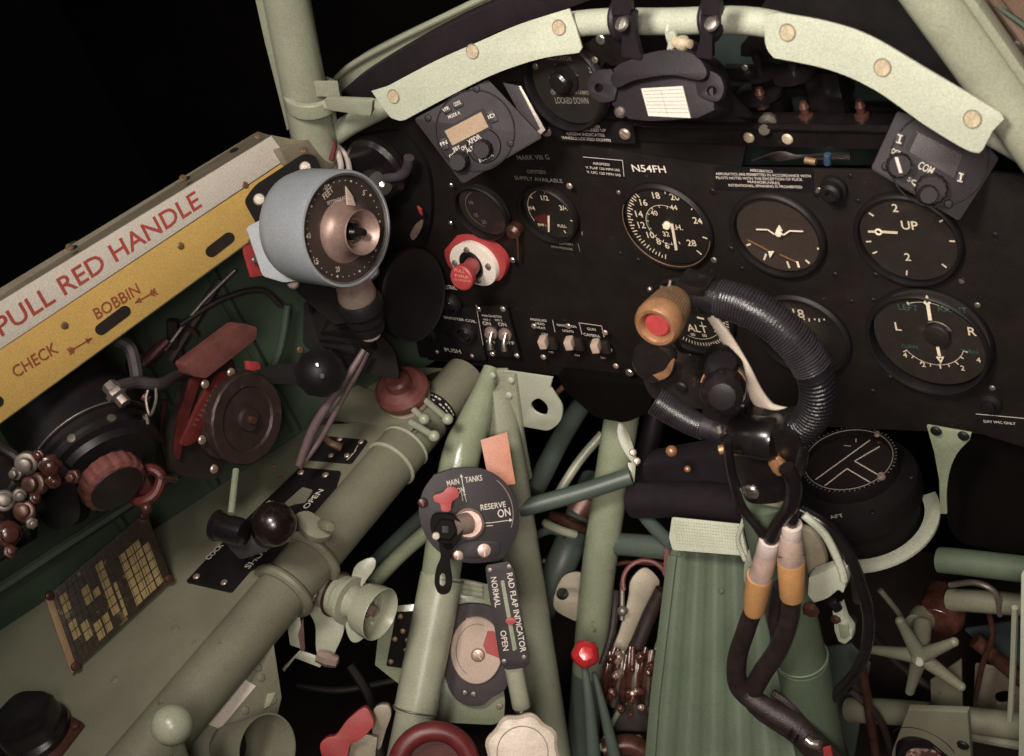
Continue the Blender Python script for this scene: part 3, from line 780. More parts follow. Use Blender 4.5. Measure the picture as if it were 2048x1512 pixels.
# ================================================================ COMPASS
CZ = PZ(-.262)
c0 = CZ(1697, 921)
t = Thing('compass', 'black bowl compass with white T lines on its tilted glass, at the panel foot', 'compass', c0 - ZA * .07)
b = MB(); b.lathe(c0, ZA, [(.0405, -.006), (.0405, .001), (.042, .002), (.0445, .002), (.046, -.002), (.046, -.012), (.052, -.018), (.060, -.022), (.0625, -.028), (.0625, -.044), (.058, -.05), (.056, -.06), (.056, -.078), (.05, -.09), (.03, -.10), (0, -.10)], 72)
t.part('bowl', b, 'matte_black')
b = MB(); b.lathe(c0 - ZA * .006, ZA, [(0, 0), (.0405, 0)], 48); f_ = t.part('card', b, 'face_black')
b = MB(); K = PZ(c0.z - .0045)
for a, c in (((1631, 959), (1740, 880)), ((1650, 971), (1694, 937)), ((1694, 937), (1746, 968)), ((1709, 922), (1759, 893)), ((1709, 922), (1764, 954))): b.line(K, a, c, .0012, .0003, .0002)
b.line(K, (1712, 877), (1712, 884), .0008, .0003, .0002); b.line(K, (1688, 891), (1702, 892), .0006, .0003, .0002)
t.part('grid_wire', b, 'white_ink')
b = MB()
for k in range(60):
    a = 2 * math.pi * k / 60; d = V3((math.cos(a), math.sin(a), 0)); e = V3((-d.y, d.x, 0)) * .0004
    r0, r1 = .0432, .0448 if k % 5 else .0458
    o = c0 + ZA * .0024
    b._add([o + d * r0 - e, o + d * r1 - e, o + d * r1 + e, o + d * r0 + e], [(0, 1, 2, 3)])
b.ring(c0 + ZA * .0018, ZA, .0412, .0005, 60)
t.part('graduations', b, 'dim_ink')
b = MB(); b.lathe(c0 - ZA * .001, ZA, [(0, 0), (.0408, 0)], 48); t.part('glass', b, 'glass')
b = MB(); b.lathe(CZ(1764, 958) + ZA * .002, ZA, [(0, .004), (.003, .004), (.004, .002), (.004, 0)], 16); b.lathe(CZ(1755, 873) + ZA * .002, ZA, [(0, .003), (.0025, .003), (.003, 0)], 16); t.part('clamp_screw', b, 'warm_steel')
for k in range(6):
    a = k * math.pi / 3 + .2; t.screw(c0 + V3((.055 * math.cos(a), .055 * math.sin(a), -.0195)), ZA, .0028, 'black')
best = min((abs(proj(c0 + V3((.0626 * math.cos(k / 100), .0626 * math.sin(k / 100), -.040)))[0] - 1675), k / 100) for k in range(-314, 0))[1]
ln = V3((math.cos(best), math.sin(best), 0)); LW = PL(c0 + ln * .0629, ln); b = MB(); b.text(LW, 'AFT', (1662, 1038), (1688, 1034), .0042, .0004); t.part('lettering', b, 'white_ink')

# compass bracket
t = Thing('compass_bracket', 'cream green curved bracket arm cradling the compass bowl from the right', 'bracket', V3((c0.x + .05, c0.y, c0.z - .05)))
b = MB(); zc = c0.z - .072
cc_ = V3((c0.x, c0.y, zc))
def arcpts(r, a0, a1, n=24): return [cc_ + V3((r * math.cos(a0 + (a1 - a0) * k / n), r * math.sin(a0 + (a1 - a0) * k / n), 0)) for k in range(n + 1)]
b.solid([arcpts(.0735, math.radians(-112), math.radians(40)) + list(reversed(arcpts(.0590, math.radians(-112), math.radians(40))))], ZA, .004)
t.part('cradle', b, 'plate_green', .0008)
AQ = PY(c0.y + .03)
b = MB(); b.slab(PY(-.012), [(1853, 852), (1942, 868)] + curve2([(1940, 880), (1916, 905), (1900, 940), (1893, 985), (1894, 1028)], 5, False) + [(1880, 1028), (1878, 960), (1868, 905)], .003)
t.part('arm', b, 'tube_green', .0006)
for q in ((1872, 862), (1927, 872)): t.screw(PY(-.014)(*q), -YA, .005, 'black')

# ================================================================ TOP CENTRE
# black cross beam and the clutter behind the panel top
t = Thing('cross_beam', 'black cross beam behind the top of the panel with brass screws', 'beam', PY(.01)(1480, 270))
BM = PY(.002)
b = MB(); b.slab(BM, [(1250, 243), (1480, 256), (1790, 262), (1790, 300), (1480, 292), (1290, 285), (1250, 280)], .025); t.part('beam', b, 'gloss_black', .002)
b = MB(); b.tube([PY(.0)(1180, 245), PY(0)(1300, 248), PY(.0)(1790, 258)], .003, 8); t.part('edge_tube', b, 'gloss_black')
for q in ((1498, 275), (1575, 278)): t.screw(BM(*q), -YA, .0048, 'rivet')
t = Thing('rear_bulkhead_shelf', 'dark shelf with small brass fittings seen behind the right coaming plate', 'shelf', PY(.1)(1600, 220))
b = MB(); b.slab(PY(.09), [(1400, 60), (1540, 60), (1800, 180), (1800, 330), (1400, 330)], .004); t.part('backing', b, mat('dim_teal', (.028, .040, .038), .6))
b = MB()
for (x0, y0, x1, y1, h) in ((1440, 140, 1640, 148, .012), (1430, 175, 1700, 178, .012), (1600, 212, 1790, 216, .01), (1480, 90, 1560, 100, .02)): b.slab(PY(.06), [(x0, y0), (x1, y0 + 4), (x1, y1 + 18), (x0, y1 + 14)], h)
b.box(PY(.055)(1520, 212), XA, YA, ZA, .05, .02, .02); b.box(PY(.05)(1660, 190), XA, YA, ZA, .03, .02, .05)
t.part('rack', b, 'gloss_black', .002)
for k, (x, y) in enumerate(((1611, 228), (1723, 226), (1523, 200))):
    b = MB(); o = PY(.02)(x, y); b.lathe(o - ZA * .006, ZA, [(0, 0), (.006, 0), (.006, .005), (.0035, .006), (.0035, .011), (.0045, .012), (.0025, .017), (0, .017)], 12); t.part('fitting', b, 'rust')
b = MB(); o = PY(.015)(1537, 243); b.lathe(o, V3((.3, -1, .2)), [(0, 0), (.008, 0), (.008, .006), (.0045, .01), (.0045, .02), (0, .02)], 10); t.part('union', b, 'dull_steel')
b = MB(); b.lathe(PY(.03)(1522, 150), ZA, [(0, 0), (.014, 0), (.014, .004), (.004, .006), (.004, .02), (0, .022)], 16); b.lathe(PY(.03)(1590, 150), ZA, [(0, 0), (.018, 0), (.018, .003), (.004, .005), (.004, .01), (0, .012)], 20); b.lathe(PY(.03)(1520, 190), ZA, [(0, 0), (.02, 0), (.02, .004), (.005, .006), (.005, .01), (0, .01)], 20); t.part('knob', b, 'gloss_black')
for q in ((1590, 149), (1490, 135), (1640, 130)): t.screw(PY(.03)(*q), -YA, .0028, 'steel')
# frayed wiring in the gap above the main panel
t = Thing('wiring_bundle', 'loose wiring in the gap above the AEROBATICS placard with a blue and a yellow tip', 'wires', PY(.01)(1580, 312))
b = MB()
for k in range(9):
    b.tube([PY(.012 + .002 * k)(1505 + k * 4, 322 - k), PY(.01)(1560, 304 + k * 2), PY(.012)(1610 + 5 * k, 316 - k), PY(.015)(1700, 318 - (k % 4) * 4)], .0011, 6, 4)
t.part('wire', b, 'dark_brown')
b = MB(); b.cyl(PY(.0)(1655, 308), PY(.0)(1655, 328), .003); 
t.part('blue_tip', b, mat('blue_plastic', (.03, .06, .10), .4))
b = MB(); b.cyl(PY(.0)(1610, 320), PY(.0)(1632, 324), .0028); t.part('yellow_tip', b, 'brass_dull')

# gun sight mount
GY = PL(PY(-.05)(1330, 170), mix(-YA, ZA, .38)); n = GY.n
t = Thing('gunsight_mount', 'dark purple gun sight mounting with white label and two eared lugs', 'sight mount', GY(1330, 230))
b = MB()
b.slab(GY, curve2([(1216, 150), (1240, 128), (1290, 112), (1345, 108), (1395, 114), (1418, 140)], 4, False) + [(1425, 170), (1428, 220), (1395, 236), (1300, 242), (1258, 238), (1225, 210), (1218, 175)], .028)
t.part('body', b, 'purple_black', .005)
b = MB(); b.slab(GY, curve2([(1222, 150), (1262, 118), (1330, 100), (1385, 108), (1412, 140), (1400, 160), (1340, 150), (1270, 160), (1232, 175)], 5), .012, .010); t.part('saddle_ring', b, 'purple_black', .0045)
b = MB(); G2 = GY.up(.004)
b.slab(G2, curve2([(1222, 138), (1192, 142), (1175, 165), (1182, 192), (1205, 205), (1228, 200)], 5, False) + [(1235, 170)], .006, holes=[circ(1197, 176, 9)])
t.part('lug', b, 'purple_black', .0015)
b = MB(); b.slab(G2, curve2([(1388, 150), (1410, 140), (1438, 152), (1447, 180), (1436, 202), (1416, 200)], 5, False) + [(1395, 190)], .006, holes=[circ(1423, 182, 10)])
t.part('lug', b, 'purple_black', .0015)
b = MB(); b.slab(GY, [(1282, 177), (1365, 172), (1381, 236), (1297, 232)], .0008, .0012); lb = t.part('label', b, 'label_white')
b = MB()
for k in range(7):
    f0_, f1_ = (k + .8) / 8, (k + .8) / 8
    xa = 1282 + 15 * f0_; xb = 1365 + 16 * f0_; ya = 177 + 55 * f0_; yb = 172 + 63 * f0_
    b.line(GY, (xa + 2, ya), (xb - 2, yb), .0004, .00135)
b.line(GY, (1320, 177), (1336, 234), .0003, .00135)
t.part('ruling', b, 'dim_ink', parent=lb)
for s_, (x, y, xb, yb) in enumerate(((1241, 45, 1262, 100), (1420, 45, 1408, 105))):
    b = MB(); SY = PY(-.052)
    b.slab(SY, rnd([(x - 18, y - 60), (x + 18, y - 60), (x + 20, y - 16), (x - 18, y - 14)], 3), .006)
    b.slab(SY, rnd([(x - 17, y - 20), (x + 30, y - 20), (x + 30, y + 30), (xb + 22, yb + 20), (xb - 20, yb + 14), (x + 4, y + 12), (x - 15, y + 6)] if s_ == 0 else [(x - 20, y - 20), (x + 18, y - 20), (x + 16, y + 10), (x + 4, y + 30), (xb + 16, yb + 14), (xb - 18, yb + 10), (x - 16, y + 20)], 5), .005, -.002)
    b.ring(PY(-.03)(x + 2, y - 6), XA, .0135, .004, 30)
    t.part('strap', b, 'purple_black', .0012)
    t.screw(SY(x + 3, y + 3, .001), mix(-YA, ZA, .5), .0058, 'steel', name='bolt')
for q in ((1241, 223),): t.screw(GY(*q), n, .004, 'dull_steel')
b = MB(); b.slab(PY(-.02), rnd([(1180, 80), (1215, 76), (1265, 110), (1250, 130), (1222, 132), (1180, 100)], 6), .012); b.slab(PY(-.015), [(1150, 95), (1190, 80), (1215, 120), (1190, 150)], .01); t.part('side_bracket', b, 'gloss_black', .002)
t.screw(PY(-.019)(1202, 79), -YA, .0045, 'steel'); t.screw(PY(-.01)(1175, 97), -YA, .003, 'steel')
b = MB(); b.slab(PY(.0), [(1428, 200), (1450, 185), (1500, 235), (1425, 234)], .006); b.tube([PY(-.03)(1390, 95), PY(-.03)(1360, 108), PY(-.03)(1340, 100)], .006, 10); t.part('foot', b, 'purple_black', .001)
# small fitting on the arch tube
t = Thing('grease_fitting', 'small cream and brass fitting clamped below the bare arch tube', 'fitting', PY(-.04)(1360, 75))
b = MB(); F_ = PY(-.034); b.ring(PY(-.012)(1352, 60), XA, .0125, .0022, 24); b.slab(F_, curve2([(1330, 68), (1346, 64), (1352, 80), (1345, 98), (1334, 100), (1336, 84)], 4), .004); t.part('clip', b, 'plate_green', .0008)
b = MB(); b.lathe(F_(1352, 85), V3((1, -.25, .02)), [(0, 0), (.0045, 0), (.0045, .005), (.006, .005), (.006, .009), (.0035, .011), (.0035, .015), (0, .016)], 12); t.part('nut', b, 'rivet')

# ================================================================ RADIOS
def radio(label, name, C, ctr, d, nrm, depth, group):
    pl = PF(*ctr, d, nrm)
    t = Thing(name, label, 'radio', pl(*ctr), group)
    b = MB(); b.slab(pl, rnd(C, 7), .006); t.part('front_plate', b, 'radio_grey', .0012)
    s_ = [(ctr[0] + (x - ctr[0]) * .82, ctr[1] + (y - ctr[1]) * .82) for x, y in C]
    b = MB(); b.slab(pl, rnd(s_, 4), depth, -.006); t.part('case', b, 'radio_grey', .001)
    return t, pl
RN = mix(-FWD, -YA, .35)
t, pl = radio('grey square transponder lettered XPDR with a pale amber screen', 'transponder', [(828, 238), (975, 158), (1085, 275), (925, 368)], (955, 262), 1.235, RN, .03, 'radio heads')
b = MB(); b.slab(pl, [(1005, 165), (1040, 172), (1090, 262), (1070, 277), (1048, 245)], .02, -.004); t.part('mount_bracket', b, 'radio_grey', .0006); b = MB(); b.slab(pl.up(-.003), [(1036, 172), (1042, 172), (1091, 260), (1072, 278), (1066, 268), (1080, 258)], .004); t.part('bracket_edge', b, 'dull_steel', .0004)
b = MB(); b.slab(pl, rnd([(880, 262), (966, 215), (985, 256), (902, 298)], 3), .0012, .0008, ); t.part('screen_frame', b, 'black')
b = MB(); b.slab(pl, [(889, 262), (962, 224), (977, 254), (905, 291)], .001, .0014); t.part('screen', b, 'lcd')
ecx = (950, 256)
b = MB(); b.ring(pl(950, 262, .0003), pl.n, .0345, .0007, 60); b.lathe(pl(968, 292), pl.n, [(.014, 0), (.0146, .0006), (.0152, 0)], 30)
t.part('bezel_groove', b, 'black')
for k, (P4) in enumerate(([(882, 218), (897, 210), (903, 221), (888, 229)], [(903, 207), (921, 198), (927, 210), (909, 219)], [(971, 226), (986, 220), (996, 241), (982, 247)], [(879, 280), (890, 275), (898, 296), (887, 301)])):
    b = MB(); b.slab(pl, rnd(P4, 2), .002, .002); bt = t.part('button', b, 'purple_black', .0004)
    b = MB(); x = sum(p[0] for p in P4) / 4; y = sum(p[1] for p in P4) / 4
    b.text(pl, ('VFR', 'CODE', 'ID', 'FN')[k], (x - 6, y + 5), (x + 7, y - 1), .0032, .0024); t.part('lettering', b, 'white_ink', parent=bt)
b = MB()
for txt, a, c, h in (('MODE A', (898, 238), (921, 228), .003), ('XPDR', (938, 290), (963, 276), .0042), ('OFF', (901, 318), (914, 311), .0036), ('SBY', (908, 304), (922, 297), .0036), ('ON', (925, 302), (934, 297), .0036), ('ALT', (935, 306), (948, 299), .0036), ('BECKER', (960, 325), (988, 312), .0036)): b.text(pl, txt, a, c, h, .0008)
t.part('lettering', b, 'white_ink')
for (x, y, r, h) in ((967, 298, .0085, .010), (921, 322, .0085, .012)):
    b = MB(); b.lathe(pl(x, y), pl.n, [(0, h), (r * .8, h), (r * .9, h * .9), (r, .002), (r, 0)], 24, wob=lambda a, h: 1 + .04 * math.cos(12 * a)); kn = t.part('knob', b, 'radio_grey')
for q in ((856, 236), (1021, 287), (921, 336), (953, 178)): t.screw(pl(*q), pl.n, .0032, 'black')
t, pl = radio('grey square radio control head lettered COM with a dark screen', 'radio_control_head', [(1795, 222), (1742, 338), (1918, 442), (1998, 318), (1960, 270)], (1872, 325), 1.06, mix(-FWD, -YA, .3), .04, 'radio heads')
b = MB(); b.ring(pl(1878, 318, .0003), pl.n, .035, .0007, 60); t.part('bezel_groove', b, 'black')
b = MB(); b.slab(pl, rnd([(1831, 262), (1925, 310), (1908, 356), (1812, 300)], 3), .001, .0008); t.part('screen', b, 'lcd_dark')
b = MB(); b.slab(pl, [(1828, 262), (1836, 266), (1818, 304), (1810, 299)], .001, .0020); b.line(pl, (1808, 304), (1895, 359), .0008, .0008); t.part('screen_frame', b, 'black')
for k, P4 in enumerate(([(1795, 262), (1811, 270), (1803, 294), (1789, 286)], [(1918, 342), (1932, 346), (1924, 370), (1912, 362)])):
    b = MB(); b.slab(pl, rnd(P4, 2), .002, .002); bt = t.part('button', b, 'purple_black', .0004)
    x = sum(p[0] for p in P4) / 4; y = sum(p[1] for p in P4) / 4
    b = MB(); b.line(pl, (x + 2, y - 8), (x - 2, y + 8), .0011, .0024); b.line(pl, (x - 4, y - 9), (x + 6, y - 6), .0009, .0024); b.line(pl, (x - 7, y + 6), (x + 3, y + 9), .0009, .0024); t.part('arrow_mark', b, 'white_ink', parent=bt)
b = MB()
for txt, a, c, h in (('OFF', (1781, 305), (1797, 312), .0036), ('COM', (1834, 336), (1862, 350), .0058), ('SQ', (1812, 362), (1832, 374), .0040)): b.text(pl, txt, a, c, h, .0008)
for k in range(7):
    A_ = (1806 + 3 * k - .12 * k * k, 312 + 1.2 * k + .35 * k * k); B_ = (1806 + 3 * (k + 1) - .12 * (k + 1) ** 2, 312 + 1.2 * (k + 1) + .35 * (k + 1) ** 2)
    b.line(pl, A_, B_, .0006 + .0002 * k, .0008)
t.part('lettering', b, 'white_ink')
for (x, y, r, h) in ((1797, 330, .0095, .012), (1862, 378, .0120, .009), (1852, 386, .0075, .020)):
    b = MB(); b.lathe(pl(x, y), pl.n, [(0, h), (r * .8, h), (r * .9, h * .9), (r, .002), (r, 0)], 28, wob=lambda a, h: 1 + .04 * math.cos(14 * a)); t.part('knob', b, 'radio_grey')
b = MB(); b.box(pl(1797, 330, .013), ((RIGHT * .3 + DOWN).normalized()), pl.n, (RIGHT), .012, .002, .0025); t.part('pointer', b, 'white_ink')
for q in ((1772, 333), (1897, 408)): t.screw(pl(*q), pl.n, .0035, 'black')

# ================================================================ BLUE GREY DIAL UNIT ON THE RAIL
# dial axis points roughly at the viewer, a little to the right and down
DC = at(693, 458, 1.29)
dn = (-FWD * .66 + RIGHT * .73 + DOWN * .12).normalized()
t = Thing('depth_altimeter', 'blue grey cast dial unit lettered FEET with a copper coloured knob cone', 'instrument', DC - dn * .07, None)
b = MB(); R = .0515
b.lathe(DC, dn, [(R - .003, -.002), (R - .0015, .0015), (R + .0005, .001), (R + .0015, -.003), (R + .001, -.05), (R - .002, -.062), (R - .012, -.072), (0, -.074)], 64)
t.part('housing', b, 'bluegrey')
b = MB(); q1 = PF(560, 500, 1.33, mix(-FWD, XA, .2))
b.slab(q1, rnd([(492, 455), (540, 430), (600, 470), (640, 555), (568, 565), (525, 552)], 8), .03)
t.part('casting_foot', b, 'bluegrey', .003); b = MB(); b.slab(PF(700, 560, 1.335, -FWD), rnd([(600, 520), (745, 500), (757, 545), (712, 583), (655, 572)], 8), .02)
t.part('casting_lip', b, 'bluegrey', .003)
dp = PL(DC - dn * .0035, dn)
b = MB(); b.lathe(dp.p, dn, [(0, 0), (R - .003, 0)], 60); fc = t.part('face', b, 'face_brown')
b = MB(); b.ring(DC - dn * .0005, dn, R - .0026, .0012, 60); t.part('retaining_ring', b, 'dull_steel')
ex, ey, _ = frame(dn, RIGHT); ey = -ey if ey.dot(DOWN) > 0 else ey
b = MB()
for k in range(40):
    a = 2 * math.pi * k / 40 + .1; d = ex * math.cos(a) + ey * math.sin(a)
    b.lathe(dp.p + dn * .0003 + d * (R - .0085), dn, [(0, .0004), (.0011 if k % 4 == 0 else .0005, .0004), (.0011 if k % 4 == 0 else .0005, 0)], 8)
for txt, a, c, h in (('FEET', (650, 400), (668, 382), .0055), ('0', (651, 381), (656, 378), .005), ('5', (724, 390), (729, 392), .005), ('10', (616, 478), (622, 476), .005), ('15', (630, 530), (638, 526), .005), ('20', (672, 545), (680, 543), .005), ('SETTINGS FOR', (655, 410), (697, 396), .003), ('BOTTOM', (649, 488), (664, 504), .0035), ('METERS', (662, 508), (688, 516), .003)): b.text(dp, txt, a, c, h, .0006)
t.part('markings', b, 'white_ink', parent=fc)
b = MB(); b.slab(dp.up(.005), [(692, 372), (706, 392), (712, 412), (695, 410)], .0015); t.part('pointer', b, 'cream_disc', .0003)
kc = dp(690, 462)
b = MB(); b.lathe(kc, dn, [(.029, 0), (.025, .002), (.0205, .006), (.0190, .011), (.0182, .017), (.0195, .020), (.0205, .023), (.0200, .0242), (.0175, .022), (.0125, .013), (.0105, .0125), (.0102, .005), (0, .005)], 56); t.part('cone', b, mat('dull_copper', (.30, .205, .175), .42, metal=.4, var=.25, scale=60))
b = MB(); b.lathe(kc + dn * .006, dn, [(0, .0205), (.003, .020), (.0042, .016), (.004, .011), (.0075, .008), (.0078, 0), (0, 0)], 24, wob=lambda a, h: 1); t.part('stud', b, 'gloss_black')
b = MB(); b.lathe(dp.p + dn * .0034, dn, [(.03, 0), (R - .0035, -.001)], 48); t.part('glass', b, 'glass')
# neck below
nk = [at(702, 555, 1.33), at(728, 640, 1.36), at(752, 698, 1.39)]
ax = (nk[2] - nk[0]).normalized()
b = MB(); b.lathe(nk[0] + ax * -.005, ax, [(0, 0), (.0165, 0), (.0165, .012), (.0185, .026), (.0175, .030), (0, .030)], 40); t.part('collar', b, 'warm_steel')
b = MB(); b.lathe(nk[0] + ax * .024, ax, [(0, 0), (.0195, 0), (.0215, .004), (.0215, .013), (.0185, .014), (.0185, .026), (.016, .028), (.0165, .034), (.0155, .04), (.012, .043), (0, .043)], 48, wob=lambda a, h: 1 + (.012 * math.cos(30 * a) if h < .014 else 0)); t.part('knurled_sleeve', b, 'black')
b = MB(); b.lathe(nk[0] + ax * .063, ax, [(0, 0), (.0105, 0), (.0115, .003), (.0095, .006), (.0095, .009), (0, .011)], 24); t.part('end_cap', b, 'cream')
# black mounting plate behind
t = Thing('mounting_plate', 'black mounting plate with white cap screws behind the blue grey dial unit', 'plate', at(600, 420, 1.35))
mp = PF(560, 400, 1.345, mix(-FWD, XA, .15))
b = MB(); b.slab(mp, rnd([(487, 402), (510, 370), (608, 306), (632, 312), (652, 360), (640, 420), (560, 480), (515, 452)], 12), .004); t.part('plate', b, 'matte_black', .0012)
for q in ((519, 399), (611, 335)): t.screw(mp(*q), mp.n, .0058, 'cream', dome=.8)
mp2 = PF(590, 560, 1.41)
b = MB(); b.slab(mp2, rnd([(556, 540), (620, 545), (700, 580), (720, 640), (668, 650), (600, 590)], 10), .006); t.part('lower_plate', b, 'matte_black', .0012)
t.screw(mp2(586, 566, .004), mp2.n, .0062, 'cream', dome=.8)

# black lamp disc behind the neck
LN = (-FWD * .55 + RIGHT * .72 + DOWN * .1).normalized()
t = Thing('cockpit_lamp', 'large round black lamp head turned edge on right of the blue grey unit', 'lamp', at(800, 590, 1.46))
b = MB(); b.lathe(at(822, 590, 1.45), LN, [(0, -.045), (.02, -.042), (.04, -.028), (.046, -.006), (.0475, 0), (.0475, .004), (.045, .006), (.043, .005), (0, .009)], 56); t.part('head', b, 'black')
b = MB(); b.ring(at(822, 590, 1.45) + LN * .005, LN, .0455, .0012, 60); t.part('rim', b, 'black')
# dark horn shapes behind the left panel edge
t = Thing('cable_loom', 'pinkish brown pipe bend in the dark beside the left post', 'pipe', at(780, 350, 1.5))
b = MB(); b.tube([PY(-.01)(730, 362), PY(-.02)(770, 356), PY(-.02)(803, 350), PY(-.02)(815, 335), PY(-.02)(818, 315)], .0052, 12); t.part('pipe', b, 'rubber')
b = MB(); b.tube([at(650, 285, 1.41), at(672, 300, 1.41), at(682, 330, 1.40), at(680, 350, 1.39)], .003, 8); b.tube([at(655, 275, 1.41), at(690, 310, 1.42), at(700, 345, 1.4)], .003, 8); t.part('white_cable', b, 'sleeve_white')
b = MB(); b.tube([at(660, 270, 1.40), at(668, 290, 1.40), at(662, 320, 1.40)], .0026, 8); t.part('red_cable', b, 'red_dull')
b = MB(); b.lathe(PY(-.02)(755, 370), mix(-FWD, XA, .3), [(0, .02), (.012, .018), (.018, .008), (.02, -.02), (0, -.02)], 24); t.part('grommet', b, 'dark_brown')
t.screw(PY(-.05)(764, 369), -FWD, .0032, 'steel')
t = Thing('wedge_plate', 'black wedge plates in shadow between the left post and the switch panel', 'plate', PY(.0)(780, 340))
b = MB(); b.slab(PY(-.002), curve2([(690, 300), (740, 270), (800, 270), (850, 330), (862, 420), (840, 500), (770, 540), (720, 480)], 5), .01); t.part('cover', b, 'matte_black', .003)
b = MB(); b.lathe(PY(-.01)(760, 330), -YA, [(0, .012), (.03, .012), (.034, .008), (.034, 0)], 40); t.part('boss', b, 'gloss_black')
b = MB(); b.slab(PY(-.014), curve2([(820, 470), (832, 448), (844, 442), (842, 458), (828, 480)], 4), .002); t.part('chipped_edge', b, 'warm_steel'); b = MB(); b.slab(PY(-.014), [(834, 413), (842, 420), (844, 432), (838, 424)], .002); t.part('red_tag', b, 'red_paint')

# ================================================================ LEFT CONSOLE
CT = PZ(-.19)
t = Thing('left_console', 'grey green console shelf and tube running down the left side', 'console', CT(400, 1250))
b = MB(); b.slab(CT, [(-350, 1490), (625, 850), (862, 838), (655, 1000), (420, 1270), (230, 1512), (60, 1740), (-350, 1900)], .003); t.part('shelf', b, 'console_green', .0008)
tc = lambda y: V3((-.308, y, -.2095))
b = MB(); b.tube([tc(-.012), tc(-.14)], .0235, 36); b.tube([tc(-.13), tc(-.85)], .0262, 36); t.part('edge_tube', b, 'console_green')
b = MB(); b.line(PZ(-.1893), (848, 838), (782, 905), .0016); b.line(PZ(-.1893), (782, 850), (655, 1000), .0014); t.part('seam', b, 'dark_brown')
for q in ((350, 1258), (388, 1285), (560, 955), (548, 930), (230, 1360)): t.screw(CT(*q, .0003), ZA, .0042 if q[0] < 360 else .0025, 'brass_dull' if q[1] < 1000 else 'console_green', dome=.3)
# clamps and marking band round the tube
b = MB(); b.ring(tc(-.128), YA, .0250, .0022, 48); b.ring(tc(-.155), YA, .0268, .0022, 48); t.part('joint_collar', b, 'tube_grey')
for k, (x, y, x2, y2) in enumerate(((815, 808, 848, 838), (850, 800, 895, 838), (822, 845, 868, 872))):
    b = MB(); q = PZ(-.176); b.tube([q(x, y), q(x2, y2)], .0035, 10); b.ball(q(x2, y2), .0058); t.part('clamp_bolt', b, 'tube_grey')
b = MB(); b.lathe(tc(-.088), YA, [(.0238, 0), (.0243, .0005), (.0243, .0195), (.0238, .02)], 60); bd = t.part('marking_band', b, 'black')
b = MB()
for k in range(12):      # small raised lettering blocks round the band
    a = -.5 + k * .19
    for j, yy in enumerate((-.083, -.077, -.072)):
        if (k * 7 + j * 3) % 5 == 0: continue
        n_ = V3((math.sin(a), 0, math.cos(a))); e = V3((math.cos(a), 0, -math.sin(a)))
        o = tc(yy) + n_ * .02445
        b._add([o - e * .0016 - YA * .0009, o + e * .0016 - YA * .0009, o + e * .0016 + YA * .0009, o - e * .0016 + YA * .0009], [(0, 1, 2, 3)])
t.part('lettering', b, 'white_ink', parent=bd)
b = MB(); WZ = PZ(-.165)
b.slab(PZ(-.196), rnd([(690, 762), (838, 735), (950, 738), (880, 800), (842, 840), (770, 820)], 4), .006)
b.slab(PZ(-.186), [(610, 815), (700, 762), (800, 808), (850, 846), (760, 848)], .010)
t.part('forward_plate', b, 'console_green', .001)
b = MB(); b.slab(PZ(-.1945), curve2([(852, 752), (880, 742), (895, 750), (872, 765)], 5), .0012); t.part('slot', b, 'dark_brown')

# red brown cap knob
t = Thing('primer_knob', 'red brown domed knob on a cream ring at the console front end', 'knob', PZ(-.165)(812, 790))
o = PZ(-.178)(812, 795); ax = mix(ZA, -FWD, .35)
b = MB(); b.lathe(o, ax, [(0, 0), (.0265, 0), (.0265, .008), (.025, .009), (0, .009)], 40); t.part('base_ring', b, 'cream')
b = MB(); b.lathe(o + ax * .008, ax, [(0, 0), (.028, 0), (.029, .003), (.0285, .010), (.024, .015), (.014, .0175), (.013, .026), (.010, .029), (0, .030)], 48); t.part('cap', b, 'cap_brown')
# lamp stem: black round joint, arm and pinkish cable
t = Thing('lamp_joint', 'black round friction joint with a flat arm above the console', 'joint', at(640, 745, 1.40))
o = at(640, 745, 1.38)
b = MB(); b.lathe(o, -FWD, [(0, .024), (.008, .0225), (.016, .016), (.019, .008), (.0235, .004), (.0235, -.01), (0, -.01)], 36, wob=lambda a, h: 1 + (.03 * math.cos(10 * a) if h < .01 else 0)); t.part('knob', b, 'black')
b = MB(); b.slab(PF(600, 745, 1.39), rnd([(535, 730), (640, 722), (640, 768), (545, 768), (520, 750)], 8), .008); b.slab(PF(640, 660, 1.43), rnd([(608, 600), (700, 640), (760, 690), (720, 740), (650, 720), (605, 690)], 12), .02); t.part('arm', b, 'matte_black', .002)
b = MB(); b.slab(PF(740, 600, 1.43), rnd([(600, 560), (690, 590), (790, 700), (800, 760), (700, 740), (640, 690)], 14), .02); t.part('stem_block', b, 'matte_black', .003)
t.screw(at(634, 730, 1.355), -FWD, .002, 'steel'); t.screw(at(644, 752, 1.355), -FWD, .0032, 'purple_black')
b = MB(); b.tube([at(728, 700, 1.40), at(700, 745, 1.40), at(655, 810, 1.41), at(625, 860, 1.42), at(598, 930, 1.43)], [.003, .0035, .0042, .0046, .004], 12); b.tube([at(735, 705, 1.41), at(712, 750, 1.41), at(668, 830, 1.42), at(640, 880, 1.43), at(600, 935, 1.435)], .0028, 12)
t.part('cable', b, mat('faded_cable', (.13, .085, .09), .5, var=.3, scale=60))

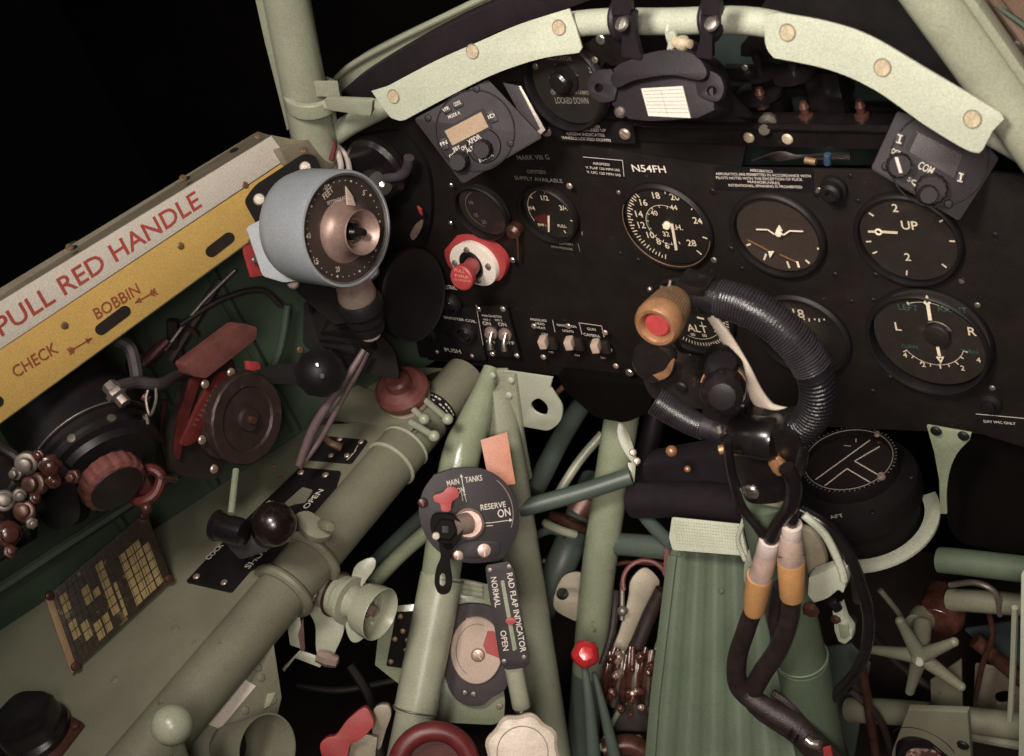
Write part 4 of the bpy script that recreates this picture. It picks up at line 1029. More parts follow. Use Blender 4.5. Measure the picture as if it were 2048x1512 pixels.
# small switch plate
PZ2 = PZ(-.188)
t = Thing('switch_plate', 'small square black plate with a bent brown lever near the cable foot', 'switch plate', PZ2(675, 900))
b = MB(); b.slab(PZ2, rnd([(655, 872), (736, 880), (702, 926), (610, 918)], 6), .003); t.part('plate', b, 'black', .0004)
b = MB(); b.tube([PZ2(684, 895, .004), PZ2(660, 885, .012), PZ2(645, 868, .028)], [.0045, .0035, .003], 10); t.part('lever', b, 'brass_dull')
b = MB(); b.line(PZ2, (694, 920), (712, 900), .0008); b.line(PZ2, (706, 908), (716, 890), .0006); t.part('lettering', b, 'white_ink')
for q in ((617, 913), (694, 911), (680, 878), (722, 884), (662, 911)): t.screw(PZ2(*q), ZA, .0032, 'warm_steel')
# long SHUT / OPEN plate
t = Thing('control_plate', 'long black plate lettered OPEN and SHUT along the console', 'placard plate', PZ2(530, 1060))
ol = rnd([(600, 934), (682, 942), (668, 985), (575, 1090), (545, 1120), (500, 1140), (462, 1184), (371, 1163), (420, 1110), (500, 1030)], 5)
b = MB(); b.slab(PZ2, ol, .003); t.part('plate', b, 'black', .0004)
b = MB(); b.slab(PZ2, rnd([(605, 974), (626, 980), (610, 1005), (590, 1008), (562, 1018), (570, 1005)], 3), .0006, .0005); t.part('slot', b, 'console_green')
b = MB()
for txt, a, c, h in (('OPEN', (614, 1018), (648, 980), .0072), ('SHUT', (498, 1138), (538, 1098), .0080), ('AIR', (526, 1022), (548, 1002), .0070), ('COCK', (418, 1120), (448, 1090), .0070)): b.text(PZ2, txt, a, c, h, .0007)
t.part('lettering', b, 'white_ink')
for q in ((602, 945), (651, 950), (393, 1153), (448, 1165)): t.screw(PZ2(*q), ZA, .0036, 'warm_steel')
t = Thing('vent_control', 'scuffed black ball knob on the OPEN SHUT plate', 'knob', PZ2(530, 1070))
b = MB(); b.ball(at(548, 1048, 1.30), .0205); b.lathe(at(548, 1048, 1.30), ((PZ2(500, 1110) - at(548, 1048, 1.30))).normalized(), [(0, 0), (.019, .004), (.017, .02), (.014, .035), (0, .036)], 24); t.part('ball', b, mat('scuffed_ball', (.012, .007, .0065), .24, var=.5, wear=((.05, .022, .016), 45, .6), coat=.2, bump=.1))
b = MB(); b.tube([at(530, 1065, 1.31), PZ2(500, 1110)], .007, 12); t.part('stem', b, 'black')
t = Thing('vent_control', 'black horizontal cylinder knob left of the ball knob with a thin green rod', 'knob', PZ2(470, 1075))
a_, c_ = at(430, 1050, 1.32), at(480, 1064, 1.31)
b = MB(); b.lathe(a_, c_ - a_, [(0, 0), (.0135, 0), (.0148, .001), (.0148, .0035), (.0130, .005), (.0130, .026), (.012, .032), (0, .034)], 36); t.part('grip', b, 'gloss_black')
b = MB(); b.slab(PF(490, 1085, 1.325), rnd([(440, 1075), (500, 1055), (545, 1060), (540, 1100), (480, 1120)], 10), .012); t.part('lever_arm', b, 'black', .002)
b = MB(); b.tube([at(462, 1028, 1.33), at(472, 940, 1.36)], .0033, 10); t.part('rod', b, 'tube_green')
# clamp lump at tube
t = Thing('tube_clamp', 'green cast clamp with a slotted bolt over the console tube', 'clamp', at(620, 1060, 1.33))
b = MB(); b.ring(tc(-.338), YA, .0285, .0055, 40); b.ring(tc(-.292), YA, .0278, .005, 40); b.slab(PF(620, 1060, 1.325, mix(ZA, XA, .4)), curve2([(592, 1030), (616, 1022), (640, 1036), (662, 1048), (662, 1070), (632, 1076), (606, 1060)], 5), .010); t.part('clamp', b, 'console_green', .003)
b = MB(); o = at(655, 1052, 1.315); b.lathe(o, mix(XA, -FWD, .4), [(0, .008), (.0045, .008), (.0055, .006), (.0055, -.012), (0, -.012)], 6); t.part('bolt', b, 'console_green', .0006)
# card holder
CH = PL(PZ(-.188)(240, 1270), V3((1, -.15, .42)))
t = Thing('calibration_card', 'yellow and brown chequered calibration card in a corner riveted frame', 'card', CH(230, 1300))
q4 = [(96, 1190), (292, 1022), (343, 1158), (148, 1340)]
def q4p(u, v):
    A = [q4[0][i] * (1 - u) + q4[1][i] * u for i in (0, 1)]; B = [q4[3][i] * (1 - u) + q4[2][i] * u for i in (0, 1)]
    return tuple(A[i] * (1 - v) + B[i] * v for i in (0, 1))
b = MB(); b.slab(CH, q4, .003); t.part('backing', b, 'tile_brown', .0005)
b = MB(); rr = random.Random(5)
def tile(u0, v0, u1, v1): b.slab(CH, [q4p(u0, v0), q4p(u1, v0), q4p(u1, v1), q4p(u0, v1)], .0006, .0008)
cols = [(.08, .15), (.17, .24), (.27, .34), (.36, .42), (.45, .52), (.54, .57), (.66, .72), (.73, .79), (.80, .86), (.87, .93)]
for ci, (u0, u1) in enumerate(cols):
    for r in range(7):
        v0 = .12 + r * .12; v1 = v0 + .105
        on = {0: r in (0, 1, 3, 4), 1: r in (4, 5), 2: r in (1, 2, 5, 6), 3: r in (5, 6, 2), 4: r in (0, 1, 2, 3, 4, 5), 5: r in (3, 4, 5, 6), 6: r >= 1, 7: r >= 1, 8: r >= 1, 9: r >= 2}[ci]
        if on and v1 < .97: tile(u0, v0, u1, v1)
t.part('yellow_squares', b, 'tile_yellow')
b = MB()
for k in range(18):
    u = .07 + k * .05; b.line(CH, q4p(u, .04), q4p(u, .96), .0004, .0012)
for k in range(7):
    v = .11 + k * .12; b.line(CH, q4p(.05, v), q4p(.95, v), .0004, .0012)
t.part('ruling', b, 'dark_brown')
b = MB(); b.slab(CH, [q4p(-.03, -.02), q4p(.03, -.02), q4p(.03, 1.02), q4p(-.03, 1.02)], .003, .0018); t.part('edge_strip', b, mat('tile_tan', (.25, .16, .085), .5), .0004)
for u, v in ((.01, .02), (.97, .03), (.98, .97), (.02, .98)): t.screw(CH(*q4p(u, v), .0022), CH.n, .0045, 'rust', dome=.6)
# bottom left black box
t = Thing('control_box', 'rounded black knob assembly on a riveted base in the lower left corner', 'control', CT(85, 1460))
b = MB(); b.slab(CT, rnd([(5, 1490), (120, 1420), (168, 1446), (110, 1520), (20, 1530)], 6), .004, .004); t.part('base', b, 'rust', .0005)
b = MB(); b.lathe(CT(72, 1470, .004), ZA, [(0, 0), (.034, 0), (.034, .006), (.030, .010), (.030, .024), (.027, .030), (.015, .033), (0, .034)], 40, wob=lambda a, h: 1 + (.05 * math.cos(5 * a) if h > .008 else 0)); t.part('knob', b, 'gloss_black')
for q in ((15, 1484), (128, 1437), (150, 1450), (75, 1498)): t.screw(CT(*q, .006), ZA, .0045, 'rust', dome=.6)
# green ball
t = Thing('ball_knob', 'pale green ball knob standing over the lower console edge', 'knob', at(340, 1500, 1.2))
b = MB(); b.ball(at(344, 1450, 1.20), .0175, -FWD); t.part('ball', b, 'tube_grey')
b = MB(); b.tube([at(344, 1455, 1.205), at(372, 1540, 1.27)], .006, 14); t.part('stem', b, 'tube_grey')
# trim box under the tube
t = Thing('lever_box', 'green metal box with a blank white label tucked below the console tube', 'box', at(470, 1440, 1.33))
BX = PF(470, 1420, 1.335, mix(-FWD, XA, .5))
b = MB(); b.slab(BX, [(545, 1260), (565, 1395), (540, 1500), (470, 1560), (330, 1560), (360, 1480), (470, 1330)], .05); t.part('case', b, 'console_green', .003)
b = MB(); b.slab(BX, [(476, 1350), (512, 1372), (440, 1458), (404, 1444)], .0006, .0012); t.part('label', b, 'label_white')
for q in ((510, 1312), (515, 1335), (522, 1355), (490, 1420), (545, 1400)): t.screw(BX(*q), BX.n, .004, 'console_green', dome=.5)
b = MB(); b.slab(BX, [(536, 1388), (552, 1385), (540, 1412), (528, 1418)], .003, .002); t.part('tab', b, 'tube_grey', .0006)
# flared cup
t = Thing('horn_cup', 'open green flared cup at the bottom edge beside the white labelled box', 'cup', at(520, 1540, 1.3))
o = at(535, 1500, 1.29); ax = (-FWD * .55 + RIGHT * .62 + DOWN * -.1).normalized()
b = MB(); b.lathe(o, ax, [(.018, -.06), (.024, -.03), (.029, -.008), (.031, 0), (.0325, 0), (.0325, -.002), (.0255, -.03), (.0195, -.06)], 48); t.part('cup', b, 'console_green')
b = MB(); b.lathe(o - ax * .055, ax, [(0, 0), (.02, 0)], 24); t.part('base', b, 'dark_brown')

# ================================================================ LEFT WALL EQUIPMENT
ax = (RIGHT * .60 + DOWN * .68 - FWD * .43).normalized()
t = Thing('starter_drum', 'glossy black drum unit with stepped rims emerging from under the yellow placard', 'drum unit', at(120, 850, 1.27))
o = at(188, 900, 1.300)
b = MB(); b.lathe(o, ax, [(0, -.10), (.054, -.099), (.0590, -.085), (.0590, -.004), (.0605, -.003), (.0605, .001), (.0585, .002), (.0585, .007), (.0550, .010), (.0545, .014), (.0560, .015), (.0560, .019), (.0500, .022), (.0470, .028), (.034, .032), (.028, .042), (0, .043)], 72); t.part('body', b, 'satin_black')
b = MB(); b.ring(o - ax * .001, ax, .0603, .0008, 72); t.part('rim', b, 'dull_steel')
b = MB()
ex, ey, _ = frame(ax, ZA)
for k in range(9):
    b = MB(); a = .2 + k * .7; q = o + ax * .014 + (ex * math.cos(a) + ey * math.sin(a)) * .0545
    b.lathe(q, (ex * math.cos(a) + ey * math.sin(a)), [(0, .004), (.004, .003), (.004, 0)], 10); t.part('stud', b, 'dull_steel')
b = MB(); u = at(222, 775, 1.245); b.lathe(u, (at(243, 793, 1.240) - at(205, 750, 1.245)), [(0, -.004), (.007, -.004), (.007, .004), (.0095, .005), (.0095, .010), (.006, .012), (.006, .02), (0, .02)], 6); t.part('union', b, 'dull_steel', .0006)
t = Thing('ribbed_knob', 'pink brown ribbed hand wheel on the end of the black drum', 'hand wheel', at(225, 960, 1.22))
o = at(226, 966, 1.245); ax2 = (RIGHT * .62 + DOWN * .62 - FWD * .48).normalized()
b = MB(); b.lathe(o, ax2, [(0, -.012), (.024, -.012), (.0275, -.009), (.0285, -.002), (.0275, .004), (.024, .007), (0, .008)], 96, wob=lambda a, h: 1 + .055 * abs(math.cos(9 * a))); t.part('wheel', b, 'pink_brown')
b = MB(); b.lathe(o + ax2 * .004, ax2, [(0, .007), (.014, .006), (.0240, .004), (.0250, 0)], 30); t.part('hub', b, 'dark_brown')
t = Thing('catch_box', 'dark red open ended catch between the ribbed wheel and the calibration card', 'catch', at(285, 965, 1.25))
b = MB(); o = at(283, 968, 1.24); ex_ = (RIGHT * .8 - DOWN * .35).normalized(); ey_ = (DOWN * .8 + RIGHT * .3 + FWD * .3).normalized()
b.tube([at(262, 995, 1.275), at(272, 955, 1.275), at(300, 938, 1.27), at(322, 952, 1.27), at(312, 985, 1.27), at(285, 1003, 1.27), at(262, 995, 1.275)], .005, 10); b.box(at(282, 975, 1.29), ex_, ey_, FWD, .022, .022, .016); t.part('loop', b, 'dark_red', .002)
b = MB(); b.tube([at(322, 955, 1.24), at(352, 960, 1.26)], .0025, 8); b.ball(at(293, 1016, 1.25), .005); t.part('pin', b, 'rust')
# fittings cluster, left edge
t = Thing('pipe_fittings', 'cluster of worn brass and steel pipe unions at the left edge', 'pipe fittings', at(60, 980, 1.2))
fit = [(50, 930, .0095), (102, 935, .0095), (62, 968, .010), (28, 948, .006), (110, 965, .006), (142, 955, .006), (40, 992, .0055), (72, 995, .005), (46, 1022, .009), (66, 1048, .005), (18, 1068, .011), (22, 1102, .006), (8, 1000, .009), (75, 912, .005)]
for k, (x, y, r) in enumerate(fit):
    b = MB(); n_ = (-FWD + RIGHT * random.uniform(-.5, .7) + DOWN * random.uniform(-.4, .5)).normalized()
    p = at(x, y, 1.17 + random.uniform(-.01, .01))
    b.lathe(p - n_ * r * 1.2, n_, [(0, 0), (r, 0), (r, r * .9), (r * .8, r), (r * .62, r), (r * .62, r * 1.7), (r * .3, r * 1.8), (0, r * 1.8)], 6 if k % 2 else 16)
    t.part('union', b, ('dull_steel', 'hyd_brown', 'rust')[k % 3], .0004)
b = MB()
for k, (x, y, r) in enumerate(fit[:-1]):
    x2, y2, _ = fit[k + 1]; b.tube([at(x, y, 1.185), at((x + x2) / 2 - 10, (y + y2) / 2 + 5, 1.2), at(x2, y2, 1.185)], .0028, 8, 5)
b.tube([at(-30, 880, 1.17), at(20, 905, 1.18), at(50, 930, 1.18)], .004, 8); b.tube([at(-20, 1040, 1.19), at(18, 1068, 1.18)], .006, 8)
t.part('pipe', b, 'dark_brown')
b = MB(); b.slab(PF(120, 1000, 1.235), curve2([(60, 910), (120, 925), (150, 965), (160, 1030), (135, 1055), (90, 1050), (60, 980)], 5), .03); b.slab(PF(30, 1000, 1.22), [(-30, 900), (60, 930), (60, 1080), (-30, 1140)], .02); t.part('junction_body', b, 'matte_black', .005)
# pipe runs from drum to quadrant
t = Thing('control_cable', 'dark sagging cable run linking the black drum to the red quadrant', 'cable', at(300, 770, 1.3))
b = MB(); b.tube([at(232, 775, 1.24), at(270, 765, 1.26), at(320, 768, 1.28), at(355, 752, 1.33), at(378, 745, 1.36)], .0055, 10); b.tube([at(232, 680, 1.3), at(262, 700, 1.3), at(275, 760, 1.3)], .006, 8); t.part('hose', b, 'rubber')
b = MB(); b.tube([at(310, 762, 1.27), at(312, 800, 1.27), at(300, 830, 1.26), at(292, 800, 1.26), at(296, 780, 1.26)], .0014, 8); b.tube([at(292, 828, 1.26), at(296, 848, 1.26)], .0014, 8); t.part('safety_wire', b, 'dull_steel')
b = MB(); b.cyl(at(286, 792, 1.265), at(298, 800, 1.265), .0035); t.part('ferrule', b, 'red_dull')

# red quadrant
QX = PX(-.372)
t = Thing('trim_quadrant', 'red edged quadrant with dark twin wheels and a pink brown bar handle', 'quadrant', QX(430, 940))
b = MB(); b.slab(QX, curve2([(400, 720), (372, 780), (350, 850), (342, 905), (352, 945), (385, 955), (430, 958), (450, 930), (440, 850), (470, 740), (450, 712)], 5), .010); t.part('back_plate', b, 'dark_brown', .0015)
b = MB(); b.slab(PX(-.366), curve2([(380, 770), (360, 835), (352, 900), (360, 918), (372, 860), (392, 790), (410, 740), (400, 732)], 5), .004); t.part('edge_flange', b, 'dark_red', .001)
b = MB(); b.slab(PX(-.362), curve2([(455, 742), (436, 752), (400, 805), (376, 858), (364, 890), (390, 885), (404, 858), (420, 820), (444, 786), (458, 765)], 5), .004); seg_ = t.part('red_sector', b, 'red_dull', .0006)
b = MB()
for k in range(9):
    x, y = 432 - 5.6 * k, 770 + 9.5 * k; b.slab(PX(-.362), [(x, y), (x + 7, y + 3), (x + 5, y + 7), (x - 2, y + 4)], .0004, .0006)
t.part('lettering', b, 'pink_brown', parent=seg_)
o = PX(-.355)(478, 835)
b = MB(); b.lathe(o, XA, [(0, -.02), (.042, -.02), (.0435, -.018), (.0435, -.010), (.042, -.008), (.036, -.006), (.036, -.001), (.0435, .001), (.0445, .003), (.0445, .011), (.043, .013), (.032, .013), (.030, .011), (.012, .012), (.011, .016), (0, .017)], 80, wob=lambda a, h: 1 + .006 * math.cos(60 * a)); t.part('wheel', b, mat('wheel_brown', (.030, .017, .015), .5, var=.4, wear=((.07, .035, .025), 40, .6)))
b = MB(); b.lathe(o + XA * .014, XA, [(0, .008), (.004, .007), (.005, 0)], 8); t.part('hub_nut', b, 'rust')
b = MB(); HB = PX(-.352)
hp = rnd([(372, 728), (482, 645), (515, 655), (512, 678), (412, 757), (384, 752)], 7)
b.slab(HB, hp, .016); t.part('bar_handle', b, 'pink_brown', .005)
b = MB(); b.slab(PX(-.358), rnd([(496, 722), (518, 724), (522, 738), (500, 742)], 4), .006); t.part('red_tab', b, 'red_paint', .0015)
b = MB(); b.slab(PX(-.362), rnd([(452, 740), (505, 742), (500, 760), (470, 768)], 4), .004); t.part('notch_plate', b, 'rust', .001)
for q in ((428, 938), (404, 880), (410, 768), (462, 745)): t.screw(PX(-.358)(*q), XA, .0045, 'warm_steel')
t = Thing('wall_lever', 'thin red brown lever on the dark side skin under the yellow strip', 'lever', SK(300, 700))
b = MB(); b.tube([SK(285, 730, .03), SK(310, 705, .03), SK(335, 680, .03)], [.006, .0055, .004], 10); t.part('grip', b, 'dark_red')
b = MB(); b.tube([SK(375, 655, .02), SK(385, 662, .02), SK(392, 672, .02)], .003, 8); t.part('clip', b, 'rust')

# loose rods and pipes on the side skin
for k, (lab, pts, r, m_) in enumerate((
    ('black bent pipe running down the side skin just under the BOBBIN slot', [(270, 700), (262, 735), (285, 770)], .005, 'satin_black'),
    ('thin steel rod slanting across the side skin toward the blue grey unit', [(330, 700), (400, 610), (470, 540)], .0018, 'dull_steel'),
    ('thin dark pipe along the side skin above the pink brown bar handle', [(360, 650), (440, 600), (520, 580), (560, 610)], .003, 'dark_brown'),
    ('green pipe low on the side skin behind the round friction joint', [(520, 800), (560, 700), (575, 610)], .004, 'wall_green'),
    ('brown pipe behind the quadrant dropping to the console edge', [(330, 800), (322, 860), (336, 940)], .003, 'rust'))):
    b = MB(); b.tube([SK(x, y, .018) for x, y in pts], r, 10); single('side_pipe', lab, 'pipe', b, m_)

# ================================================================ FUSELAGE TUBES BELOW THE PANEL
TX = PX(-.262)
t = Thing('fuselage_tube', 'green truss tube slanting down left of the fuel cock disc to the bottom edge', 'frame tube', TX(960, 780), 'airframe tubes meeting under the panel')
b = MB(); b.tube([TX(982, 735), TX(965, 790), TX(945, 850), TX(918, 930), TX(880, 1160)], [.008, .012, .0175, .0205, .0205], 32); t.part('tube', b, 'tube_green')
b = MB(); b.tube([TX(884, 1150), TX(830, 1425)], .0225, 32); t.part('sleeve', b, 'tube_grey')
b = MB(); b.tube([TX(832, 1420), TX(800, 1580)], .0205, 32); t.part('lower_tube', b, 'tube_grey')
b = MB(); c1 = TX(884, 1156); c2 = TX(830, 1420); n_ = (c2 - c1); b.ring(c1, n_, .0222, .0012, 40); b.ring(c2, n_, .0225, .0012, 40); t.part('band_wire', b, 'dull_steel')
t = Thing('fuselage_tube', 'long green truss tube from the panel foot down past the rad flap plate', 'frame tube', TX(1000, 790), 'airframe tubes meeting under the panel')
b = MB(); b.tube([TX(985, 770), TX(1010, 900), TX(1045, 1130), TX(1120, 1600)], [.018, .020, .0215, .0215], 32); t.part('tube', b, 'tube_grey')
b = MB(); b.slab(PY(-.018), [(968, 742), (1012, 742), (1010, 790), (1030, 880), (1018, 930), (985, 880), (960, 860), (955, 800)], .006)
b.slab(PY(-.026), [(1002, 750), (1028, 752), (1044, 870), (1060, 960), (1044, 960), (1012, 820)], .006)
t.part('joint_plate', b, 'tube_grey', .0015)
for q in ((985, 750), (1018, 790), (1022, 760), (1016, 830)): t.screw(PY(-.027)(*q), -YA, .004, 'plate_green', dome=.7)
b = MB(); FY = PY(-.02)
b.slab(FY, [(1008, 742), (1105, 756)] + curve2([(1100, 775), (1110, 790), (1124, 815), (1120, 842), (1098, 860), (1075, 858)], 5, False) + [(1040, 852)], .0025, holes=[curve2([(1063, 805), (1078, 797), (1095, 812), (1092, 830), (1076, 828), (1064, 818)], 4)])
t.part('lug', b, 'plate_green', .0006)
b = MB(); b.tube([PY(.0)(1108, 790), PY(.0)(1140, 765), PY(.0)(1180, 758), PY(.0)(1220, 762)], .003, 8); t.part('earth_wire', b, 'pink_brown')
PLB = PF(1000, 925, 1.50, mix(-FWD, XA, .1))
b = MB(); b.slab(PLB, [(961, 880), (1014, 864), (1031, 968), (985, 974), (975, 950)], .0012, .003)
single('paper_tag', 'salmon orange blank tag on the tube above the fuel cock', 'tag', b, 'pink_label', .0003)

t = Thing('fuselage_tube', 'shiny green truss tube running down right of centre behind the red ball', 'frame tube', at(1230, 860, 1.62), 'airframe tubes meeting under the panel')
b = MB(); b.tube([at(1268, 690, 1.58), at(1236, 880, 1.60), at(1196, 1150, 1.66), at(1178, 1340, 1.72)], [.0195, .0195, .020, .020], 32); t.part('tube', b, 'tube_green')
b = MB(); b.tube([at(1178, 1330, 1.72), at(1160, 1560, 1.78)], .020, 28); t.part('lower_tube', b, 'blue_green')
b = MB(); q = PF(1250, 900, 1.575); b.slab(q, curve2([(1240, 842), (1258, 868), (1270, 905), (1276, 930), (1264, 925), (1246, 900), (1234, 868)], 4), .004); b.slab(q, [(1256, 925), (1272, 925), (1266, 1000), (1258, 980)], .003); t.part('gusset', b, 'tube_grey', .0008)
for q_ in ((1266, 905), (1274, 922)): t.screw(at(*q_, 1.57), -FWD, .004, 'warm_steel')
def bg(name, label, pts, r, mt, grp='dim cross tubes behind the truss'):
    b = MB(); b.tube([at(*p) for p in pts], r, 20); return single(name, label, 'frame tube', b, mt, group=grp)
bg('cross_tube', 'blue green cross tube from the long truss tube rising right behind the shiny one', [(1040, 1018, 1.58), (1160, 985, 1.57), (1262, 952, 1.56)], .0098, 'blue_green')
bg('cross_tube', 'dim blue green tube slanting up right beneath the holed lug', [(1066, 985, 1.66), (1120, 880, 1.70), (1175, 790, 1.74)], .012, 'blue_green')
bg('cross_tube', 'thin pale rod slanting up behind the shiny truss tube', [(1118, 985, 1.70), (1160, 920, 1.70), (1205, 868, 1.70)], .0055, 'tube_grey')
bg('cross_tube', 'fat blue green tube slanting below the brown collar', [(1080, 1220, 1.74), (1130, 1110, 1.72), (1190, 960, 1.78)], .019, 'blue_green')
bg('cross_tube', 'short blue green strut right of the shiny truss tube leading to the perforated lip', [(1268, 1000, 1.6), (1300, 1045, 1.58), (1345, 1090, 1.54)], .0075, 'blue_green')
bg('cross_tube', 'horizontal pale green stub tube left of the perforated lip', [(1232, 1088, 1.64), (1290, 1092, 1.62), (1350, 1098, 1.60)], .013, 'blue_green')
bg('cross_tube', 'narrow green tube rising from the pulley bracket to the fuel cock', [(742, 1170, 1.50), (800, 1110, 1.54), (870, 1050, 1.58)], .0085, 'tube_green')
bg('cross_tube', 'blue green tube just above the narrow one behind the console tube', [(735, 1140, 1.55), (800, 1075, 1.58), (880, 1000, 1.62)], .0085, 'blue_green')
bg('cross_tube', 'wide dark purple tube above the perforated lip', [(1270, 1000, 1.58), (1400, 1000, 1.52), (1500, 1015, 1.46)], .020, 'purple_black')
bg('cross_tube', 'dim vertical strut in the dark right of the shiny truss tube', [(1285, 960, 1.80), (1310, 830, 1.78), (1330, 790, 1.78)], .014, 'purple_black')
# collar, wheel bits
t = Thing('brown_collar', 'brown rust stained pipe collar between the two truss tubes', 'collar', at(1150, 1050, 1.68))
b = MB(); b.ring(at(1140, 1045, 1.70), DOWN + RIGHT * -.4, .022, .006, 32); b.lathe(at(1155, 1025, 1.70), (DOWN * -.8 + RIGHT * .5).normalized(), [(0, 0), (.02, 0), (.02, .02), (.014, .026), (0, .026)], 24); t.part('collar', b, 'rust')
b = MB(); b.ring(at(1125, 1058, 1.68), DOWN + RIGHT * -.35, .021, .005, 32, .2, 4.2); t.part('strap', b, 'tube_grey')
b = MB(); b.slab(PF(1140, 1190, 1.69), curve2([(1112, 1180), (1130, 1150), (1165, 1148), (1175, 1200), (1160, 1240), (1135, 1235), (1108, 1215)], 5), .01, holes=[circ(1125, 1188, 12, 16)])
single('lightened_web', 'pale green drilled web plate left of the shiny truss tube', 'plate', b, 'tan_metal', .002)
b = MB(); b.slab(PF(1140, 1190, 1.72), circ(1125, 1190, 22), .004); single('web_backing', 'dark disc seen through the drilled web plate', 'disc', b, 'dark_brown')

# red ball on twin rods
t = Thing('release_control', 'glossy red faceted ball knob on twin thin green rods', 'knob', at(1180, 1320, 1.55))
b = MB(); b.lathe(at(1171, 1308, 1.52), mix(-FWD, DOWN, -.3), [(0, -.014), (.007, -.0135), (.0125, -.008), (.0148, 0), (.0128, .007), (.007, .0125), (0, .0135)], 28, wob=lambda a, h: 1 + .05 * math.cos(5 * a + 1)); t.part('ball', b, mat('red_gloss', (.52, .03, .035), .22, var=.1, bump=.1))
b = MB(); b.tube([at(1168, 1325, 1.53), at(1180, 1420, 1.54), at(1190, 1560, 1.56)], [.0035, .006, .009], 12); b.tube([at(1188, 1345, 1.55), at(1212, 1440, 1.56), at(1240, 1560, 1.58)], [.003, .0055, .008], 12); t.part('rod', b, 'blue_green')

# fuel cock
FN = mix(-FWD, XA, .12)
FC = PF(938, 1022, 1.43, FN)
t = Thing('fuel_cock', 'purple black fuel cock disc lettered MAIN TANKS and RESERVE ON with a red pointer', 'fuel selector', FC(938, 1030))
ex, ey, _ = frame(FN, RIGHT)
ol = curve2([(905, 937), (955, 936), (1000, 955), (1030, 995), (1038, 1040), (1030, 1078), (1004, 1118)], 6, False) + curve2([(1000, 1122), (940, 1126), (890, 1112), (855, 1078), (838, 1030), (845, 985), (868, 950)], 5, False)
b = MB(); b.slab(FC, ol, .009); dk = t.part('disc', b, 'purple_black', .0015)
b = MB()
for txt, a, c, h in (('MAIN', (895, 973), (919, 968), .0058), ('TANKS', (931, 966), (965, 961), .0058), ('RESERVE', (962, 1021), (1012, 1014), .0058), ('ON', (997, 1036), (1022, 1031), .0082), ('ON', (914, 988), (930, 985), .0058)): b.text(FC, txt, a, c, h, .0007)
for a, c in (((923, 952), (928, 985)), ((928, 985), (933, 1004)), ((923, 986), (926, 1002)), ((926, 990), (932, 989)), ((970, 1046), (985, 1045)), ((971, 1052), (986, 1051)), ((985, 1045), (1022, 1040))): b.line(FC, a, c, .0007)
b.slab(FC, [(922, 948), (926, 954), (920, 955)], .0004, .0007); b.slab(FC, [(1025, 1040), (1019, 1036), (1019, 1044)], .0004, .0007)
t.part('lettering', b, 'white_ink', parent=dk)
b = MB(); b.ring(FC(938, 1030, .0003), FN, .044, .0006, 50, -.3, .9, ex=RIGHT); t.part('edge_line', b, 'dim_ink')
b = MB(); b.lathe(FC(936, 1046), FN, [(0, .010), (.013, .010), (.0155, .008), (.0165, .002), (.0165, 0)], 36); t.part('boss', b, 'warm_steel')
b = MB(); b.tube([FC(934, 1046, .010), FC(905, 1056, .022)], [.011, .009], 20); t.part('shaft', b, 'warm_steel')
b = MB(); H = FC.up(.026)
b.lathe(H(891, 1058), FN, [(0, .006), (.0095, .006), (.0105, .004), (.0105, -.012), (0, -.012)], 24, wob=lambda a, h: 1 + .07 * math.cos(6 * a))
b.slab(H, curve2([(868, 1030), (905, 1030), (925, 1050), (922, 1075), (900, 1100), (878, 1085), (862, 1060)], 5), .010)
b.slab(H, curve2([(880, 1085), (905, 1088), (900, 1120), (905, 1160), (898, 1185), (880, 1188), (870, 1170), (873, 1140), (882, 1115)], 5), .008, holes=[curve2([(881, 1150), (889, 1148), (892, 1165), (888, 1174), (880, 1170)], 4)])
t.part('handle', b, 'matte_black', .0022)
b = MB(); b.slab(H, rnd([(884, 1052), (897, 1052), (897, 1066), (884, 1066)], 2), .001, .007); t.part('handle_insert', b, 'purple_black', .0003)
b = MB(); b.slab(H.up(.003), curve2([(868, 991), (885, 985), (896, 974), (912, 976), (918, 992), (904, 1004), (900, 1022), (884, 1022), (880, 1008), (869, 1003)], 4), .006); t.part('red_pointer', b, 'red_paint', .002)
t.screw(H(872, 1072, .006), FN, .004, 'cream', dome=.7); t.screw(FC(845, 1005, .004), FN, .005, 'rust', dome=.8)
for q in ((968, 1100), (917, 1110)): t.screw(FC(*q), FN, .008 if q[0] > 940 else .006, 'warm_steel', dome=.4)
b = MB(); b.slab(FC, curve2([(930, 1085), (990, 1082), (1000, 1100), (985, 1112), (925, 1115), (915, 1100)], 5), .002, .002); t.part('lower_flange', b, 'purple_black', .0006)

# rad flap indicator
RF = PF(1012, 1230, 1.40, mix(-FWD, -YA, .05))
t = Thing('flap_indicator', 'narrow purple black plate lettered RAD FLAP INDICATOR with red slide bead', 'indicator', RF(1030, 1330))
b = MB(); b.slab(RF, rnd([(971, 1132), (1018, 1122), (1028, 1140), (1060, 1325), (1052, 1336), (1012, 1340), (1000, 1325), (972, 1150)], 6), .006); t.part('plate', b, 'purple_black', .0012)
b = MB(); b.slab(RF, rnd([(1001, 1162), (1008, 1160), (1034, 1298), (1026, 1303)], 3), .0008, .0008); t.part('slot', b, 'tube_green')
b = MB(); b.text(RF, 'RAD FLAP INDICATOR', (1013, 1147), (1041, 1305), .0058, .0008); b.text(RF, 'NORMAL', (981, 1155), (990, 1215), .0058, .0008); b.text(RF, 'OPEN', (1000, 1262), (1006, 1302), .0058, .0008); t.part('lettering', b, 'white_ink')
b = MB(); b.slab(RF, curve2([(1012, 1239), (1020, 1235), (1030, 1238), (1031, 1245), (1022, 1250), (1013, 1246)], 4), .003, .0045); t.part('bead', b, 'red_paint', .001)
for q in ((980, 1140), (1018, 1133), (1008, 1322), (1048, 1314)): t.screw(RF(*q), RF.n, .0026, 'dull_steel')
